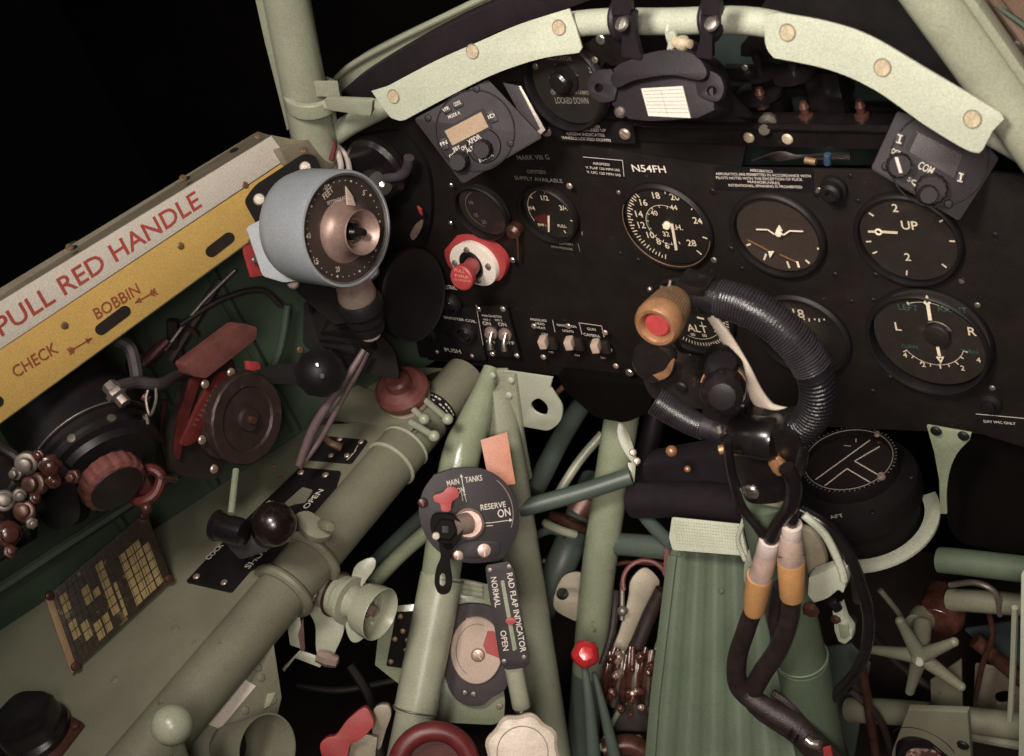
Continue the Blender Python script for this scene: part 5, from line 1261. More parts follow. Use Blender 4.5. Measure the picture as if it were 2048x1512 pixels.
b = MB(); b.tube([at(1028, 1335, 1.405), at(1043, 1412, 1.42)], .0092, 20); t.part('rod_sleeve', b, 'tube_grey')
b = MB(); b.tube([at(1043, 1408, 1.42), at(1050, 1452, 1.43)], .0052, 12); b.ring(at(1045, 1422, 1.42), DOWN, .006, .0025, 16); t.part('gland', b, 'rust')
# cream scalloped knob
t = Thing('scalloped_knob', 'cream scalloped hand knob at the bottom centre under the flap indicator', 'knob', at(1045, 1500, 1.36))
o = at(1045, 1502, 1.34); n_ = mix(-FWD, DOWN, -.12)
b = MB(); b.lathe(o, n_, [(0, .008), (.024, .008), (.031, .006), (.034, .002), (.034, -.006), (.03, -.01), (0, -.01)], 96, wob=lambda a, h: 1 + .045 * math.cos(8 * a + .4)); t.part('knob', b, 'cream')
b = MB(); b.ring(o + n_ * .0076, n_, .0235, .0007, 48); t.part('groove', b, 'tan_metal')

# cream disc gauge
GD = PF(955, 1300, 1.53, mix(-FWD, XA, .05))
b = MB(); b.slab(GD.up(-.012), rnd([(880, 1160), (1000, 1170), (990, 1250), (1010, 1400), (1008, 1440), (985, 1450), (790, 1440), (880, 1330)], 8), .003); b.slab(GD.up(-.014), [(762, 1215), (905, 1200), (905, 1400), (800, 1370), (750, 1330)], .003)
t = Thing('flap_position_gauge', 'cream disc gauge with a red wedge beside the flap indicator plate', 'gauge', GD(955, 1390))
t.part('bracket_plate', b, 'tube_green', .001)
b = MB(); b.slab(GD, curve2([(900, 1225), (945, 1208), (1000, 1225), (1025, 1290), (1015, 1370), (985, 1395), (960, 1412), (920, 1405), (895, 1370), (882, 1300)], 5), .010); t.part('housing', b, 'rubber', .002)
n_ = GD.n; c0 = GD(953, 1300, .003); ex, ey, _ = frame(n_, RIGHT)
b = MB(); R = .0275; b.lathe(c0, n_, [(0, .003), (R * .97, .003), (R, .002), (R, -.003)], 64, ex=RIGHT, ell=1.3); dc = t.part('disc', b, 'cream_disc')
b = MB()
pts = [c0 + n_ * .0034 + (ex * math.cos(a) + ey * 1.3 * math.sin(a)) * r for a, r in [(0.5, R * .2)] + [(-.02 + k * .1, R * .93) for k in range(11)]]
s1 = GD.up(.0064)
b.slab(s1, [(972, 1306), (966, 1290), (975, 1262), (988, 1262), (1000, 1285), (1002, 1318)], .0005); t.part('red_wedge', b, 'red_paint', parent=dc)
b = MB(); b.ring(c0 + n_ * .003, n_, R * .78, .0005, 50, ex=RIGHT, ell=1.3, a0=1.2, a1=4.2); t.part('groove', b, 'tan_metal', parent=dc)
t.screw(GD(956, 1310, .006), n_, .0075, 'warm_steel', dome=.4)
for q in ((935, 1240), (930, 1385), (947, 1388), (940, 1362)): t.screw(GD(*q, .001), n_, .0035, 'dull_steel', dome=.7)
for q in ((999, 1412), (868, 1400), (990, 1170)): t.screw(GD(*q, -.012), n_, .004, 'tan_metal')
b = MB()
for k in range(3): b.tube([GD(912, 1160 + 11 * k, -.004), GD(965, 1172 + 9 * k, -.004)], .0032, 8)
t.part('pipe', b, 'tube_grey')
b = MB(); b.slab(GD.up(-.010), rnd([(792, 1225), (845, 1222), (830, 1340), (772, 1332)], 4), .004); blk = t.part('terminal_block', b, 'matte_black', .0008)
for q in ((801, 1233), (806, 1262), (815, 1280), (790, 1278), (782, 1323), (812, 1300)): t.screw(GD(*q, -.009), n_, .0032, 'brass_dull', dome=.7)

# pulley assembly
t = Thing('cable_pulley', 'grey green pulley and bracket bolted beneath the console tube', 'pulley', at(700, 1200, 1.40))
ax = (RIGHT * .82 + DOWN * .28 - FWD * .50).normalized()
o = at(655, 1180, 1.43)
b = MB(); b.lathe(o, ax, [(0, -.008), (.019, -.008), (.019, .010), (.0215, .011), (.0215, .018), (.019, .019), (.019, .026), (.0245, .027), (.0245, .031), (.017, .032), (.014, .045), (.0145, .052)], 40); t.part('drum', b, 'tube_grey')
b = MB(); b.lathe(o + ax * .045, ax, [(.020, .0), (.0245, .002), (.0265, .012), (.027, .022), (.0262, .023), (.0245, .018), (.0225, .006), (0, .004)], 48); t.part('cup_wheel', b, 'tube_grey')
b = MB(); b.ring(o + ax * .012, ax, .022, .0016, 40); t.part('groove_wire', b, 'rust')
b = MB(); b.lathe(o + ax * .048, ax, [(0, .014), (.006, .013), (.0065, 0)], 6); b.lathe(o + ax * .05, ax, [(.009, .003), (.009, 0)], 20); t.part('axle_nut', b, 'warm_steel', .0006)
BR = PF(640, 1230, 1.43)
b = MB(); b.slab(BR, curve2([(605, 1190), (640, 1200), (668, 1190), (690, 1200), (688, 1260), (672, 1300), (662, 1318), (645, 1322), (632, 1300), (630, 1250), (612, 1215)], 4), .006)
b.slab(BR.up(.012), curve2([(700, 1170), (712, 1130), (745, 1115), (750, 1135), (722, 1180), (728, 1230), (748, 1250), (720, 1282), (700, 1280), (690, 1240)], 4), .004)
t.part('bracket', b, 'tube_grey', .0016)
b = MB(); b.slab(BR.up(.018), rnd([(700, 1222), (716, 1222), (718, 1255), (702, 1262)], 6), .002); b.ring(at(630, 1120, 1.40), ax, .012, .004, 20); t.part('link', b, 'rust')
b = MB(); b.slab(BR.up(-.006), rnd([(572, 1230), (600, 1235), (608, 1300), (580, 1290)], 4), .008); b.slab(BR.up(-.004), [(600, 1300), (650, 1318), (640, 1335), (590, 1316), (568, 1344), (564, 1338)], .003); t.part('tab', b, 'tube_grey', .0008)
b = MB(); b.lathe(at(655, 1318, 1.42), RIGHT + DOWN * .3, [(0, -.012), (.006, -.011), (.008, 0), (.006, .01), (0, .012)], 8); b.lathe(at(620, 1186, 1.405), -FWD, [(0, .006), (.007, .005), (.009, 0)], 8); t.part('bolt', b, 'warm_steel')
b = MB(); b.slab(BR.up(-.002), [(596, 1270), (606, 1235), (610, 1300), (602, 1304)], .003); t.part('red_tape', b, 'red_dull')

# bottom red items
t = Thing('red_lever', 'bright red lever with a cream bracket at the bottom, left of the dark red ring', 'lever', at(710, 1500, 1.45))
b = MB(); b.slab(PF(700, 1460, 1.45), curve2([(728, 1415), (742, 1430), (746, 1452), (722, 1478), (700, 1490), (690, 1520), (650, 1520), (640, 1490), (655, 1475), (672, 1470), (695, 1440)], 4), .012); t.part('lever', b, 'red_paint', .003)
b = MB(); b.slab(PF(770, 1450, 1.48), curve2([(748, 1418), (775, 1410), (782, 1430), (772, 1460), (758, 1500), (745, 1470)], 4), .012); b.slab(PF(730, 1490, 1.47), [(720, 1465), (755, 1475), (748, 1530), (690, 1530), (700, 1490)], .01); t.part('bracket', b, 'tan_metal', .002)
t = Thing('hand_wheel', 'dark red hand wheel rim rising at the bottom edge', 'hand wheel', at(870, 1540, 1.36))
b = MB(); b.ring(at(868, 1535, 1.34), mix(-FWD, XA, .1), .034, .0095, 64, rseg=16); t.part('rim', b, 'red_dull')
b = MB(); b.lathe(at(868, 1535, 1.35), mix(-FWD, XA, .1), [(0, 0), (.03, 0), (.03, -.01), (0, -.01)], 30); t.part('web', b, 'dark_red')

# ================================================================ HEEL BOARD AND HYDRAULICS
p0 = PY(-.06)(1330, 1095)
n_h = (V3((0, -1, .95))).normalized()
HPL = PL(p0, n_h)
t = Thing('heel_board', 'broad green ribbed board sloping down to the bottom edge right of centre', 'heel board', HPL(1440, 1500))
L_ = [(1342, 1100), (1332, 1180), (1310, 1380), (1290, 1600)]; R_ = [(1600, 1120), (1625, 1250), (1650, 1400), (1690, 1600)]
def lerp(a, b_, t_): return tuple(a[i] * (1 - t_) + b_[i] * t_ for i in (0, 1))
A0, A1_, B0, B1_ = HPL(*L_[0]), HPL(*L_[3]), HPL(*R_[0]), HPL(*R_[3])
b = MB(); NR = 84; vs = []; fs = []
for j in range(2):
    for i in range(NR + 1):
        u = i / NR; p = (A0.lerp(B0, u) if j == 0 else A1_.lerp(B1_, u))
        ph = u * 7 * 2 * math.pi; vs.append(p + n_h * (.0011 * max(-.6, min(.6, math.sin(ph)))))
for i in range(NR): fs.append((i, i + 1, NR + 2 + i, NR + 1 + i))
b._add(vs, fs); b._add([v - n_h * .004 for v in vs], fs)
t.part('ribbed_sheet', b, 'heel_green')
b = MB(); b.slab(HPL, [(1334, 1110), (1352, 1112), (1318, 1400), (1303, 1600), (1282, 1600), (1300, 1390)], .012, .004); t.part('edge_flange', b, 'heel_green', .001)
LPp = PL(PY(-.07)(1340, 1050), mix(-YA, ZA, .45))
b = MB(); b.slab(LPp, rnd([(1344, 1034), (1480, 1048), (1495, 1112), (1345, 1100), (1338, 1075)], 4), .004, 0)
lip = t.part('perforated_lip', b, 'plate_green', .0012)
b = MB()
for i in range(26):
    for j in range(8):
        x = 1350 + i * 5.4 + j * .6; y = 1043 + j * 6.2 + i * .52
        b.slab(LPp, [(x - 1.1, y), (x, y - 1.1), (x + 1.1, y), (x, y + 1.1)], .0003, .0004)
t.part('perforations', b, 'tan_metal', parent=lip, stuff=True)
for q in ((1442, 1182), (1358, 1108)): t.screw(HPL(*q, .002), n_h, .003, 'heel_green')
# pipe fittings cluster right of the red ball
t = Thing('hydraulic_unit', 'rust brown hydraulic valve cluster left of the ribbed heel board', 'valve', at(1270, 1350, 1.62))
rr = random.Random(3)
b = MB(); b.tube([at(1325, 1180, 1.60), at(1300, 1230, 1.61), at(1272, 1300, 1.62)], .0085, 14); t.part('dark_hose', b, 'cable_dark')
for k in range(14):
    x = 1222 + k * 7.5 + rr.uniform(-3, 3); y = 1300 + rr.uniform(-8, 12)
    b = MB(); b.tube([at(x, y, 1.60), at(x - 8 + rr.uniform(-6, 6), y + 55, 1.60), at(x - 14 + rr.uniform(-10, 12), y + 110, 1.62)], [.003, .0048, .003], 12); t.part('pipe', b, ('hyd_brown', 'hyd_brown', 'rust', 'dull_steel')[k % 4])
for k in range(26):
    x = 1222 + rr.uniform(0, 95); y = 1310 + rr.uniform(0, 130); r = rr.uniform(.0028, .0058)
    nn_ = (-FWD + RIGHT * rr.uniform(-.8, .8) + DOWN * rr.uniform(-.8, .8)).normalized(); b = MB()
    b.lathe(at(x, y, 1.585), nn_, [(0, -r), (r, -r), (r, r * .3), (r * .7, r * .5), (r * .7, r * 1.4), (0, r * 1.5)], 6 if k % 2 else 14); t.part('union', b, ('hyd_brown', 'rust', 'hyd_brown', 'warm_steel')[k % 4], .0004)
b = MB(); b.box(at(1270, 1380, 1.65), RIGHT, DOWN, FWD, .05, .09, .03); t.part('valve_body', b, 'dark_brown', .006)
for k in range(5): t.screw(at(1236 + 20 * (k % 3), 1480 + 12 * (k // 3), 1.62), -FWD, .006, 'warm_steel', dome=.8)
t = Thing('brake_linkage', 'grey green hooped lever between the shiny tube and the heel board', 'lever', at(1260, 1200, 1.65))
b = MB(); q = PF(1270, 1200, 1.645); b.slab(q, curve2([(1262, 1160), (1290, 1135), (1318, 1160), (1312, 1185), (1290, 1215), (1262, 1280), (1240, 1320), (1222, 1312), (1240, 1260), (1256, 1200)], 5), .010); t.part('arm', b, 'tan_metal', .002)
b = MB(); b.ring(at(1290, 1165, 1.625), -FWD, .025, .0026, 30, math.radians(-10), math.radians(200), ex=-RIGHT if False else RIGHT); t.part('hoop', b, 'pink_brown')
b = MB(); b.tube([at(1245, 1165, 1.64), at(1244, 1240, 1.64)], .003, 8); b.ball(at(1245, 1222, 1.635), .006); b.tube([at(1345, 1200, 1.58), at(1325, 1260, 1.6), at(1312, 1300, 1.6)], .003, 8); t.part('rod', b, 'dull_steel')
b = MB(); b.slab(PF(1345, 1130, 1.55), [(1330, 1095), (1342, 1095), (1338, 1150), (1326, 1150)], .003); single('red_tag', 'tiny dull red tag by the left end of the perforated lip', 'tag', b, 'red_dull')
b = MB(); b.tube([at(1205, 1500, 1.6), at(1260, 1490, 1.6), at(1310, 1520, 1.6)], .012, 12); single('base_pipe', 'rusty green pipe end at the bottom edge left of the heel board', 'pipe', b, 'rust')

# small rods and brackets in the gap between the truss tubes
for k, (lab, pts, r, m_) in enumerate((
    ('thin tan rod crossing behind the drilled web plate', [(1085, 1120, 1.72), (1130, 1150, 1.72), (1175, 1210, 1.73)], .003, 'tan_metal'),
    ('short green pipe between the brown collar and the long truss tube', [(1065, 1075, 1.70), (1100, 1060, 1.69), (1130, 1070, 1.68)], .005, 'blue_green'),
    ('thin rust brown rod below the horizontal stub tube', [(1225, 1130, 1.66), (1260, 1125, 1.65), (1330, 1128, 1.63)], .0026, 'rust'),
    ('thin green rod beside the twin rods of the red ball', [(1252, 1400, 1.62), (1228, 1440, 1.62), (1200, 1500, 1.62)], .003, 'tube_green'),
    ('dark pipe standing between the shiny truss tube and the hydraulic cluster', [(1232, 1180, 1.68), (1226, 1260, 1.68), (1205, 1330, 1.68)], .005, 'cable_dark'),
    ('dark pipe under the fuel cock disc beside the narrow green tube', [(700, 1330, 1.62), (740, 1400, 1.62), (760, 1512, 1.62)], .006, 'dark_brown'),
    ('dark rod crossing low behind the pulley bracket', [(590, 1370, 1.6), (680, 1380, 1.62), (790, 1360, 1.64)], .004, 'dark_brown'))):
    b = MB(); b.tube([at(*p) for p in pts], r, 10); single('thin_rod', lab, 'rod', b, m_)

# ================================================================ CONTROL COLUMN
GP = PY(-.17)
t = Thing('spade_grip', 'control column spade grip bound in dark leather and cord with a brass gun button', 'control grip', GP(1520, 990))
ringpts = [(1372, 592), (1405, 590), (1445, 598), (1500, 616), (1555, 650), (1601, 697), (1630, 750), (1635, 802), (1615, 845), (1572, 868), (1530, 872), (1485, 872)]
rr_ = [.0112, .0118, .0134, .0139, .0139, .0137, .0134, .0133, .013, .0128, .0115, .011]
b = MB(); b.tube([GP(*p) for p in ringpts], rr_, 24, 8); P = list(b.path); rg = t.part('ring', b, 'leather')
def wind(P, i0, i1, r, pitch, th, ax_up=YA):
    P = P[i0:i1]; Ls = [0]
    for a, c in zip(P, P[1:]): Ls.append(Ls[-1] + (c - a).length)
    tot = Ls[-1]; turns = tot / pitch; N = int(turns * 16); out = []
    j = 0; R_ = r if callable(r) else (lambda u: r)
    for k in range(N + 1):
        s_ = tot * k / N
        while j < len(Ls) - 2 and Ls[j + 1] < s_: j += 1
        f = (s_ - Ls[j]) / max(1e-9, Ls[j + 1] - Ls[j]); p = P[j].lerp(P[j + 1], f)
        tt = (P[min(j + 2, len(P) - 1)] - P[max(0, j - 1)]).normalized()
        n1 = (ax_up - tt * ax_up.dot(tt)).normalized(); n2 = tt.cross(n1); a = 2 * math.pi * turns * k / N
        out.append(p + (n1 * math.cos(a) + n2 * math.sin(a)) * R_(s_ / tot))
    return out
b = MB(); W_ = wind(P, 15, 47, .0139, .0022, .001); b.tube(W_, .00085, 6, 1); t.part('cord_winding', b, 'cord', parent=rg)
b = MB(); W_ = wind(P, 47, 80, .0133, .0036, .001); b.tube(W_, .0007, 5, 1); t.part('lacing', b, 'leather', parent=rg)
lp = [GP(1312, 800), GP(1345, 822), GP(1385, 845), GP(1412, 856)]
b = MB(); b.tube(lp, [.0120, .0118, .0105, .009], 20, 8); Q = list(b.path); lg = t.part('lower_spoke', b, 'leather')
b = MB(); b.tube(wind(Q, 0, len(Q), lambda u: .0122 - .0028 * u, .0022, .001), .00085, 6, 1); t.part('cord_winding', b, 'cord', parent=lg)
b = MB(); b.tube([GP(1408, 852), GP(1440, 862), GP(1462, 868)], [.0105, .009, .009], 18); b.lathe(GP(1438, 864, .003), XA * .9 - ZA * .3, [(0, -.006), (.007, -.006), (.0075, 0), (.007, .004), (0, .004)], 18); t.part('ferrule', b, 'purple_black')
b = MB(); b.cyl(GP(1436, 852, .006), GP(1440, 866, .008), .0026); b.cyl(GP(1486, 862, .008), GP(1515, 876, .008), .0095); t.part('steel_ferrule', b, 'dull_steel')
# casting left
b = MB(); b.slab(GP.up(-.006), curve2([(1278, 700), (1300, 690), (1335, 702), (1352, 722), (1412, 732), (1452, 760), (1452, 790), (1435, 812), (1400, 818), (1350, 808), (1312, 800), (1290, 770)], 5), .010); t.part('side_casting', b, mat('casting', (.018, .013, .012), .45, var=.5, wear=((.05, .032, .025), 40, .62), bump=.6), .005)
b = MB(); b.lathe(GP(1310, 720, -.004), mix(-YA, -FWD, .5), [(0, .004), (.017, .004), (.0185, .002), (.0185, -.02), (0, -.02)], 36); t.part('boss', b, 'gloss_black')
b = MB(); b.slab(GP.up(.004), curve2([(1275, 733), (1288, 746), (1308, 750), (1326, 744), (1340, 724), (1347, 724), (1342, 745), (1328, 758), (1302, 762), (1284, 755)], 5), .003); t.part('brass_crescent', b, 'brass', .0008)
t.screw(GP(1363, 774, -.005), -YA, .0055, 'black'); t.screw(GP(1400, 750, -.005), -YA, .004, 'black')
# gun button
bx = (at(1312, 652, 1.045) - at(1345, 612, 1.075)).normalized(); o = at(1314, 650, 1.04)
bx = (-FWD * .62 - RIGHT * .42 + DOWN * .52).normalized()
b = MB(); b.lathe(o, bx, [(.0098, -.004), (.0105, .001), (.0125, .0038), (.0150, .004), (.0172, .001), (.0180, -.004), (.0175, -.010), (.0165, -.012)], 56)
bt = t.part('gun_button_body', b, 'brass')
b = MB(); b.lathe(o, bx, [(.0172, -.010), (.0165, -.016), (.0148, -.028), (.0125, -.034), (0, -.036)], 96, wob=lambda a, h: 1 + .014 * math.cos(48 * a)); t.part('knurled_neck', b, 'brass_dull')
b = MB(); b.lathe(o, bx, [(0, .0015), (.0085, .001), (.0098, -.001), (.0098, -.006)], 40); t.part('red_button', b, 'red_paint')
b = MB(); b.tube([GP(1345, 600, .0), GP(1372, 592), GP(1410, 592)], [.010, .0125, .0130], 20); b.slab(GP.up(.010), rnd([(1352, 562), (1378, 572), (1412, 578), (1404, 618), (1370, 622), (1348, 606)], 8), .018); t.part('ring_socket', b, 'gloss_black', .003)
b = MB(); b.tube([GP(1341, 560, .008), GP(1338, 572, .01), GP(1330, 580, .012)], .0012, 8); b.tube([GP(1322, 574, .01), GP(1334, 578, .012)], .0013, 8); b.ball(GP(1300, 578, .008), .002); t.part('split_pin', b, 'steel')
# brake lever
b = MB(); b.tube([PY(-.135)(1422, 632), PY(-.138)(1448, 668), PY(-.142)(1483, 728), PY(-.146)(1511, 786), PY(-.148)(1540, 820), PY(-.15)(1578, 828)], [.0045, .0058, .0066, .0075, .0076, .0058], 16, 8, flat=.6, up=YA); bl = t.part('brake_lever', b, 'cream')
b = MB(); b.ball(PY(-.155)(1556, 836), .0035); t.part('pivot', b, 'pink_brown', parent=bl)
# twin black knobs
kx = mix(-FWD, -YA, .35)
b = MB(); b.lathe(at(1448, 778, 1.08), kx, [(0, .024), (.010, .023), (.0155, .018), (.0165, .010), (.0165, -.002), (0, -.002)], 40); b.lathe(at(1447, 785, 1.095), kx, [(0, 0), (.0180, 0), (.0180, -.02), (0, -.02)], 40); t.part('round_knob', b, 'gloss_black')
b = MB(); b.ring(at(1447, 775, 1.088), kx, .0172, .0006, 40, math.radians(20), math.radians(170), ex=RIGHT); t.part('knob_ring', b, 'brass')
b = MB(); b.lathe(at(1440, 757, 1.095), (kx * .6 - DOWN * .7 + RIGHT * .1).normalized(), [(0, .020), (.011, .019), (.0128, .015), (.0132, -.004), (0, -.004)], 36); b.slab(GP.up(.0), rnd([(1395, 722), (1430, 725), (1460, 755), (1480, 840), (1450, 870), (1405, 830)], 10), .022); t.part('upper_knob', b, 'black', .003)
b = MB(); b.tube([GP(1482, 790, .012), GP(1478, 806, .014), GP(1488, 812, .014)], .0011, 8); t.part('wire_clip', b, 'steel')
# yoke head
t2 = Thing('control_column', 'green column tube topped by a black yoke with silver and brass screws', 'control column', GP(1640, 1500))
CY = PY(-.185)
b = MB(); b.slab(CY, curve2([(1440, 880), (1470, 860), (1520, 868), (1560, 860), (1598, 875), (1590, 930), (1585, 985), (1560, 1004), (1520, 1008), (1492, 1000), (1478, 960), (1462, 915)], 5), .028); t2.part('yoke', b, 'gloss_black', .006)
b = MB(); b.lathe(CY(1500, 872, -.006), XA, [(0, -.012), (.015, -.012), (.017, -.009), (.017, .02), (.015, .024), (0, .024)], 36); t2.part('knuckle', b, 'gloss_black')
t2.screw(CY(1502, 983), -YA, .0072, 'steel', dome=.4); 
b = MB(); b.lathe(CY(1552, 922), mix(-YA, XA, .5), [(0, .013), (.0055, .012), (.0065, .009), (.0065, .006), (.0050, .005), (.0065, .004), (.0065, 0)], 16); b.lathe(CY(1448, 898), mix(-YA, -XA, .6), [(0, .005), (.004, .004), (.004, -.004)], 12); t2.part('brass_screw', b, 'brass')
cd = PY(-.165)
b = MB(); b.slab(PY(-.175), curve2([(1492, 1005), (1540, 1002), (1568, 1005), (1575, 1060), (1585, 1120), (1590, 1180), (1560, 1240), (1520, 1200), (1490, 1170), (1488, 1130), (1500, 1080)], 4), .012); t2.part('shroud', b, 'tube_grey', .002)
b = MB(); b.tube([cd(1530, 990), cd(1560, 1130), cd(1585, 1240), cd(1606, 1330)], .0225, 30); b.tube([cd(1604, 1320), cd(1660, 1600)], .0240, 30); t2.part('tube', b, 'heel_green')
b = MB(); p_, q_ = cd(1602, 1312), cd(1660, 1600); b.ring(p_, q_ - p_, .0238, .0012, 40); t2.part('collar', b, 'heel_green')
# curved bracket right of the cables
b = MB(); KB = PY(-.17)
b.slab(KB, [(1618, 1155), (1665, 1138), (1690, 1142)] + curve2([(1692, 1165), (1686, 1185), (1676, 1180), (1655, 1196), (1628, 1205)], 4, False) + [(1616, 1190)], .012)
b.tube([KB(1608, 1030), KB(1650, 1070), KB(1680, 1130), KB(1688, 1160)], .0035, 8); b.tube([KB(1488, 1040), KB(1476, 1080), KB(1490, 1120)], .0022, 8)
t2.part('hook_bracket', b, 'plate_green', .0012)
t2.screw(KB(1622, 1218, .004), -YA, .0075, 'rust', dome=.7)
b = MB(); b.slab(PY(-.155), curve2([(1590, 1060), (1620, 1065), (1645, 1100), (1650, 1140), (1620, 1150), (1600, 1130), (1605, 1110), (1590, 1095)], 4), .006); t2.part('inner_link', b, 'tan_metal', .001)
b = MB(); b.slab(PY(-.145), curve2([(1590, 1040), (1630, 1060), (1665, 1120), (1660, 1170), (1600, 1180)], 4), .006); t2.part('inner_plate', b, 'black', .001)
# cables
HC = PY(-.205)
def hose(label, pts, r, m_='cable_dark', sub=8, yy=None, name='cable'):
    b = MB(); b.tube([(PY(yy or -.205))(*p) for p in pts], r, 16, sub); return b
t3 = Thing('electric_cable', 'left thick dark cable with orange sleeve hanging from the column', 'cable', HC(1500, 1400), 'cables hanging from the control column')
t3.part('hose', hose('', [(1508, 1215), (1492, 1260), (1474, 1320), (1480, 1375), (1530, 1415), (1600, 1460), (1680, 1540)], [.0082, .0084, .0088, .0094, .010, .011, .012]), 'cable_dark')
def sleeve(T, pts, r, m_, name):
    b = MB(); b.tube([HC(*p) for p in pts], r, 20, 4); return T.part(name, b, m_, .0008)
sleeve(t3, [(1520, 1150), (1513, 1190), (1508, 1222)], [.0108, .0102, .0088], 'orange', 'orange_sleeve')
sleeve(t3, [(1538, 1082), (1530, 1120), (1520, 1155)], [.0078, .0092, .0102], 'clear_sleeve', 'clear_sleeve')
sleeve(t3, [(1540, 1078), (1534, 1102)], [.0084, .0090], 'sleeve_white', 'white_cuff')
b = MB(); b.ring(HC(1523, 1146), DOWN + RIGHT * -.5, .0104, .0008, 30); t3.part('lock_wire', b, 'dull_steel')
b = MB(); b.tube([HC(1455, 880, .004), HC(1462, 940, .0), HC(1482, 1010, .0), HC(1512, 1050), HC(1536, 1084)], .0038, 10); b.tube([HC(1572, 935, .008), HC(1588, 965, .006), HC(1582, 1010, .003), HC(1556, 1050, .001), HC(1538, 1086)], .0062, 12); t3.part('lead', b, 'gloss_black')
t3 = Thing('electric_cable', 'right thick dark cable with orange sleeve and white cuff below the column yoke', 'cable', HC(1580, 1400), 'cables hanging from the control column')
t3.part('hose', hose('', [(1583, 1190), (1578, 1240), (1555, 1300), (1522, 1350), (1505, 1390), (1525, 1420), (1600, 1470), (1660, 1540)], [.0080, .0082, .0088, .0092, .0094, .010, .0108, .011], yy=-.2), 'cable_dark')
sleeve(t3, [(1582, 1118), (1584, 1192)], [.0112, .0102], 'orange', 'orange_sleeve')
sleeve(t3, [(1582, 1070), (1582, 1120)], [.0084, .0110], 'clear_sleeve', 'clear_sleeve')
sleeve(t3, [(1584, 1048), (1583, 1078)], [.0082, .0082], 'sleeve_white', 'white_cuff')
b = MB(); b.ring(HC(1582, 1110), DOWN + RIGHT * .1, .0108, .0008, 30); t3.part('lock_wire', b, 'dull_steel')
b = MB(); b.tube([HC(1590, 990, -.01), HC(1586, 1030), HC(1584, 1052)], .0048, 10); t3.part('lead', b, 'gloss_black')
b = hose('', [(1560, 1170), (1548, 1230), (1552, 1290), (1530, 1340), (1512, 1385)], .0055, yy=-.19)
b.tube([PY(-.19)(1545, 1385), PY(-.19)(1590, 1420), PY(-.19)(1640, 1490)], .004, 10)
single('electric_cable', 'thin dark cable hanging between the two orange sleeved cables', 'cable', b, 'cable_dark', group='cables hanging from the control column')
b = hose('', [(1600, 1020), (1650, 1050), (1692, 1100), (1722, 1170), (1738, 1250), (1720, 1330), (1670, 1390), (1620, 1432)], .0052, yy=-.16)
single('electric_cable', 'thin black cable looping out right of the column past the white plug', 'cable', b, 'gloss_black', group='cables hanging from the control column')
b = hose('', [(1648, 1060), (1700, 1120), (1718, 1200)], .005, yy=-.15)
b.tube([PY(-.15)(1655, 1440), PY(-.15)(1680, 1470), PY(-.15)(1700, 1530)], .002, 6)
single('electric_cable', 'short dark cable tucked behind the green hook bracket', 'cable', b, 'cable_dark', group='cables hanging from the control column')
t = Thing('cable_tie', 'steel clip and red tag on the joined cables at the bottom edge', 'clip', HC(1630, 1490))
b = MB(); b.tube([HC(1612, 1478, .012), HC(1625, 1488, .013), HC(1640, 1490, .012)], .0045, 12); t.part('clip', b, 'steel')
b = MB(); b.slab(HC.up(.013), [(1645, 1498), (1660, 1495), (1668, 1530), (1650, 1530)], .003); t.part('red_tag', b, 'red_paint', .0006)
b = MB(); b.tube([HC(1585, 1460, .012), HC(1578, 1475, .012), HC(1590, 1482, .012), HC(1596, 1470, .01)], .0013, 8); t.part('wire_loop', b, 'gloss_black')
# white nylon plug
t = Thing('cable_plug', 'small pale green plug body hanging on a dark lead right of the column', 'plug', PY(-.15)(1680, 1280))
q = PY(-.15); b = MB(); b.slab(q, [(1664, 1222), (1680, 1212), (1690, 1245), (1703, 1262), (1704, 1278), (1690, 1290), (1676, 1284), (1668, 1262)], .010); t.part('body', b, 'plate_green', .002)
b = MB(); b.slab(q.up(.0012), [(1676, 1250), (1696, 1250), (1699, 1272), (1690, 1279), (1680, 1275)], .0015); t.part('recess', b, 'tube_green', .0004)
t.screw(q(1672, 1238, .002), -YA, .0045, 'rust', dome=.7)
b = MB(); b.tube([q(1655, 1200, -.004), q(1666, 1205), q(1676, 1218)], .0045, 10); t.part('lead', b, 'gloss_black')

# ================================================================ RED PULL KNOB ON THE PANEL
o = LP_(945, 530)
n_ = V3((-.12, -1, .15)).normalized(); PKN = PL(o - YA * .012, n_)
t = Thing('pull_knob', 'red pull knob on a white and red round plate of the left panel', 'pull handle', o)
b = MB(); b.slab(PL(o - YA * .006, n_), curve2([(890, 512), (895, 482), (925, 469), (965, 478), (1000, 503), (1012, 530), (1002, 558), (985, 560), (940, 545), (905, 540)], 6), .006); t.part('red_plate', b, 'red_paint', .0015)
b = MB(); b.slab(PKN, curve2([(900, 520), (908, 494), (935, 486), (968, 502), (988, 530), (990, 558), (975, 571), (950, 568), (920, 550)], 6), .006); t.part('white_plate', b, 'white_paint', .001)
b = MB(); b.ring(PKN(943, 530), n_, .0125, .0032, 40); b.lathe(PKN(943, 530), n_, [(0, .0005), (.013, .0005)], 30); t.part('grommet', b, 'gloss_black')
b = MB(); b.tube([PKN(947, 528, -.002), PKN(938, 540, .018), PKN(928, 552, .032)], .0085, 20); b.lathe(PKN(926, 554, .033), mix(n_, -FWD, .3), [(0, .0045), (.011, .0045), (.0128, .003), (.0128, -.003), (.011, -.0045), (0, -.0045)], 40); kb = t.part('knob', b, 'red_paint')
b = MB(); KP = PL(PKN(926, 554, .033) + mix(n_, -FWD, .3) * .0046, mix(n_, -FWD, .3))
for txt, a, c, h in (('PULL', (908, 543), (930, 547), .0036), ('FIRE', (910, 553), (938, 558), .0028), ('EXTINGUISHER', (909, 561), (942, 565), .0022)): b.text(KP, txt, a, c, h, .0003)
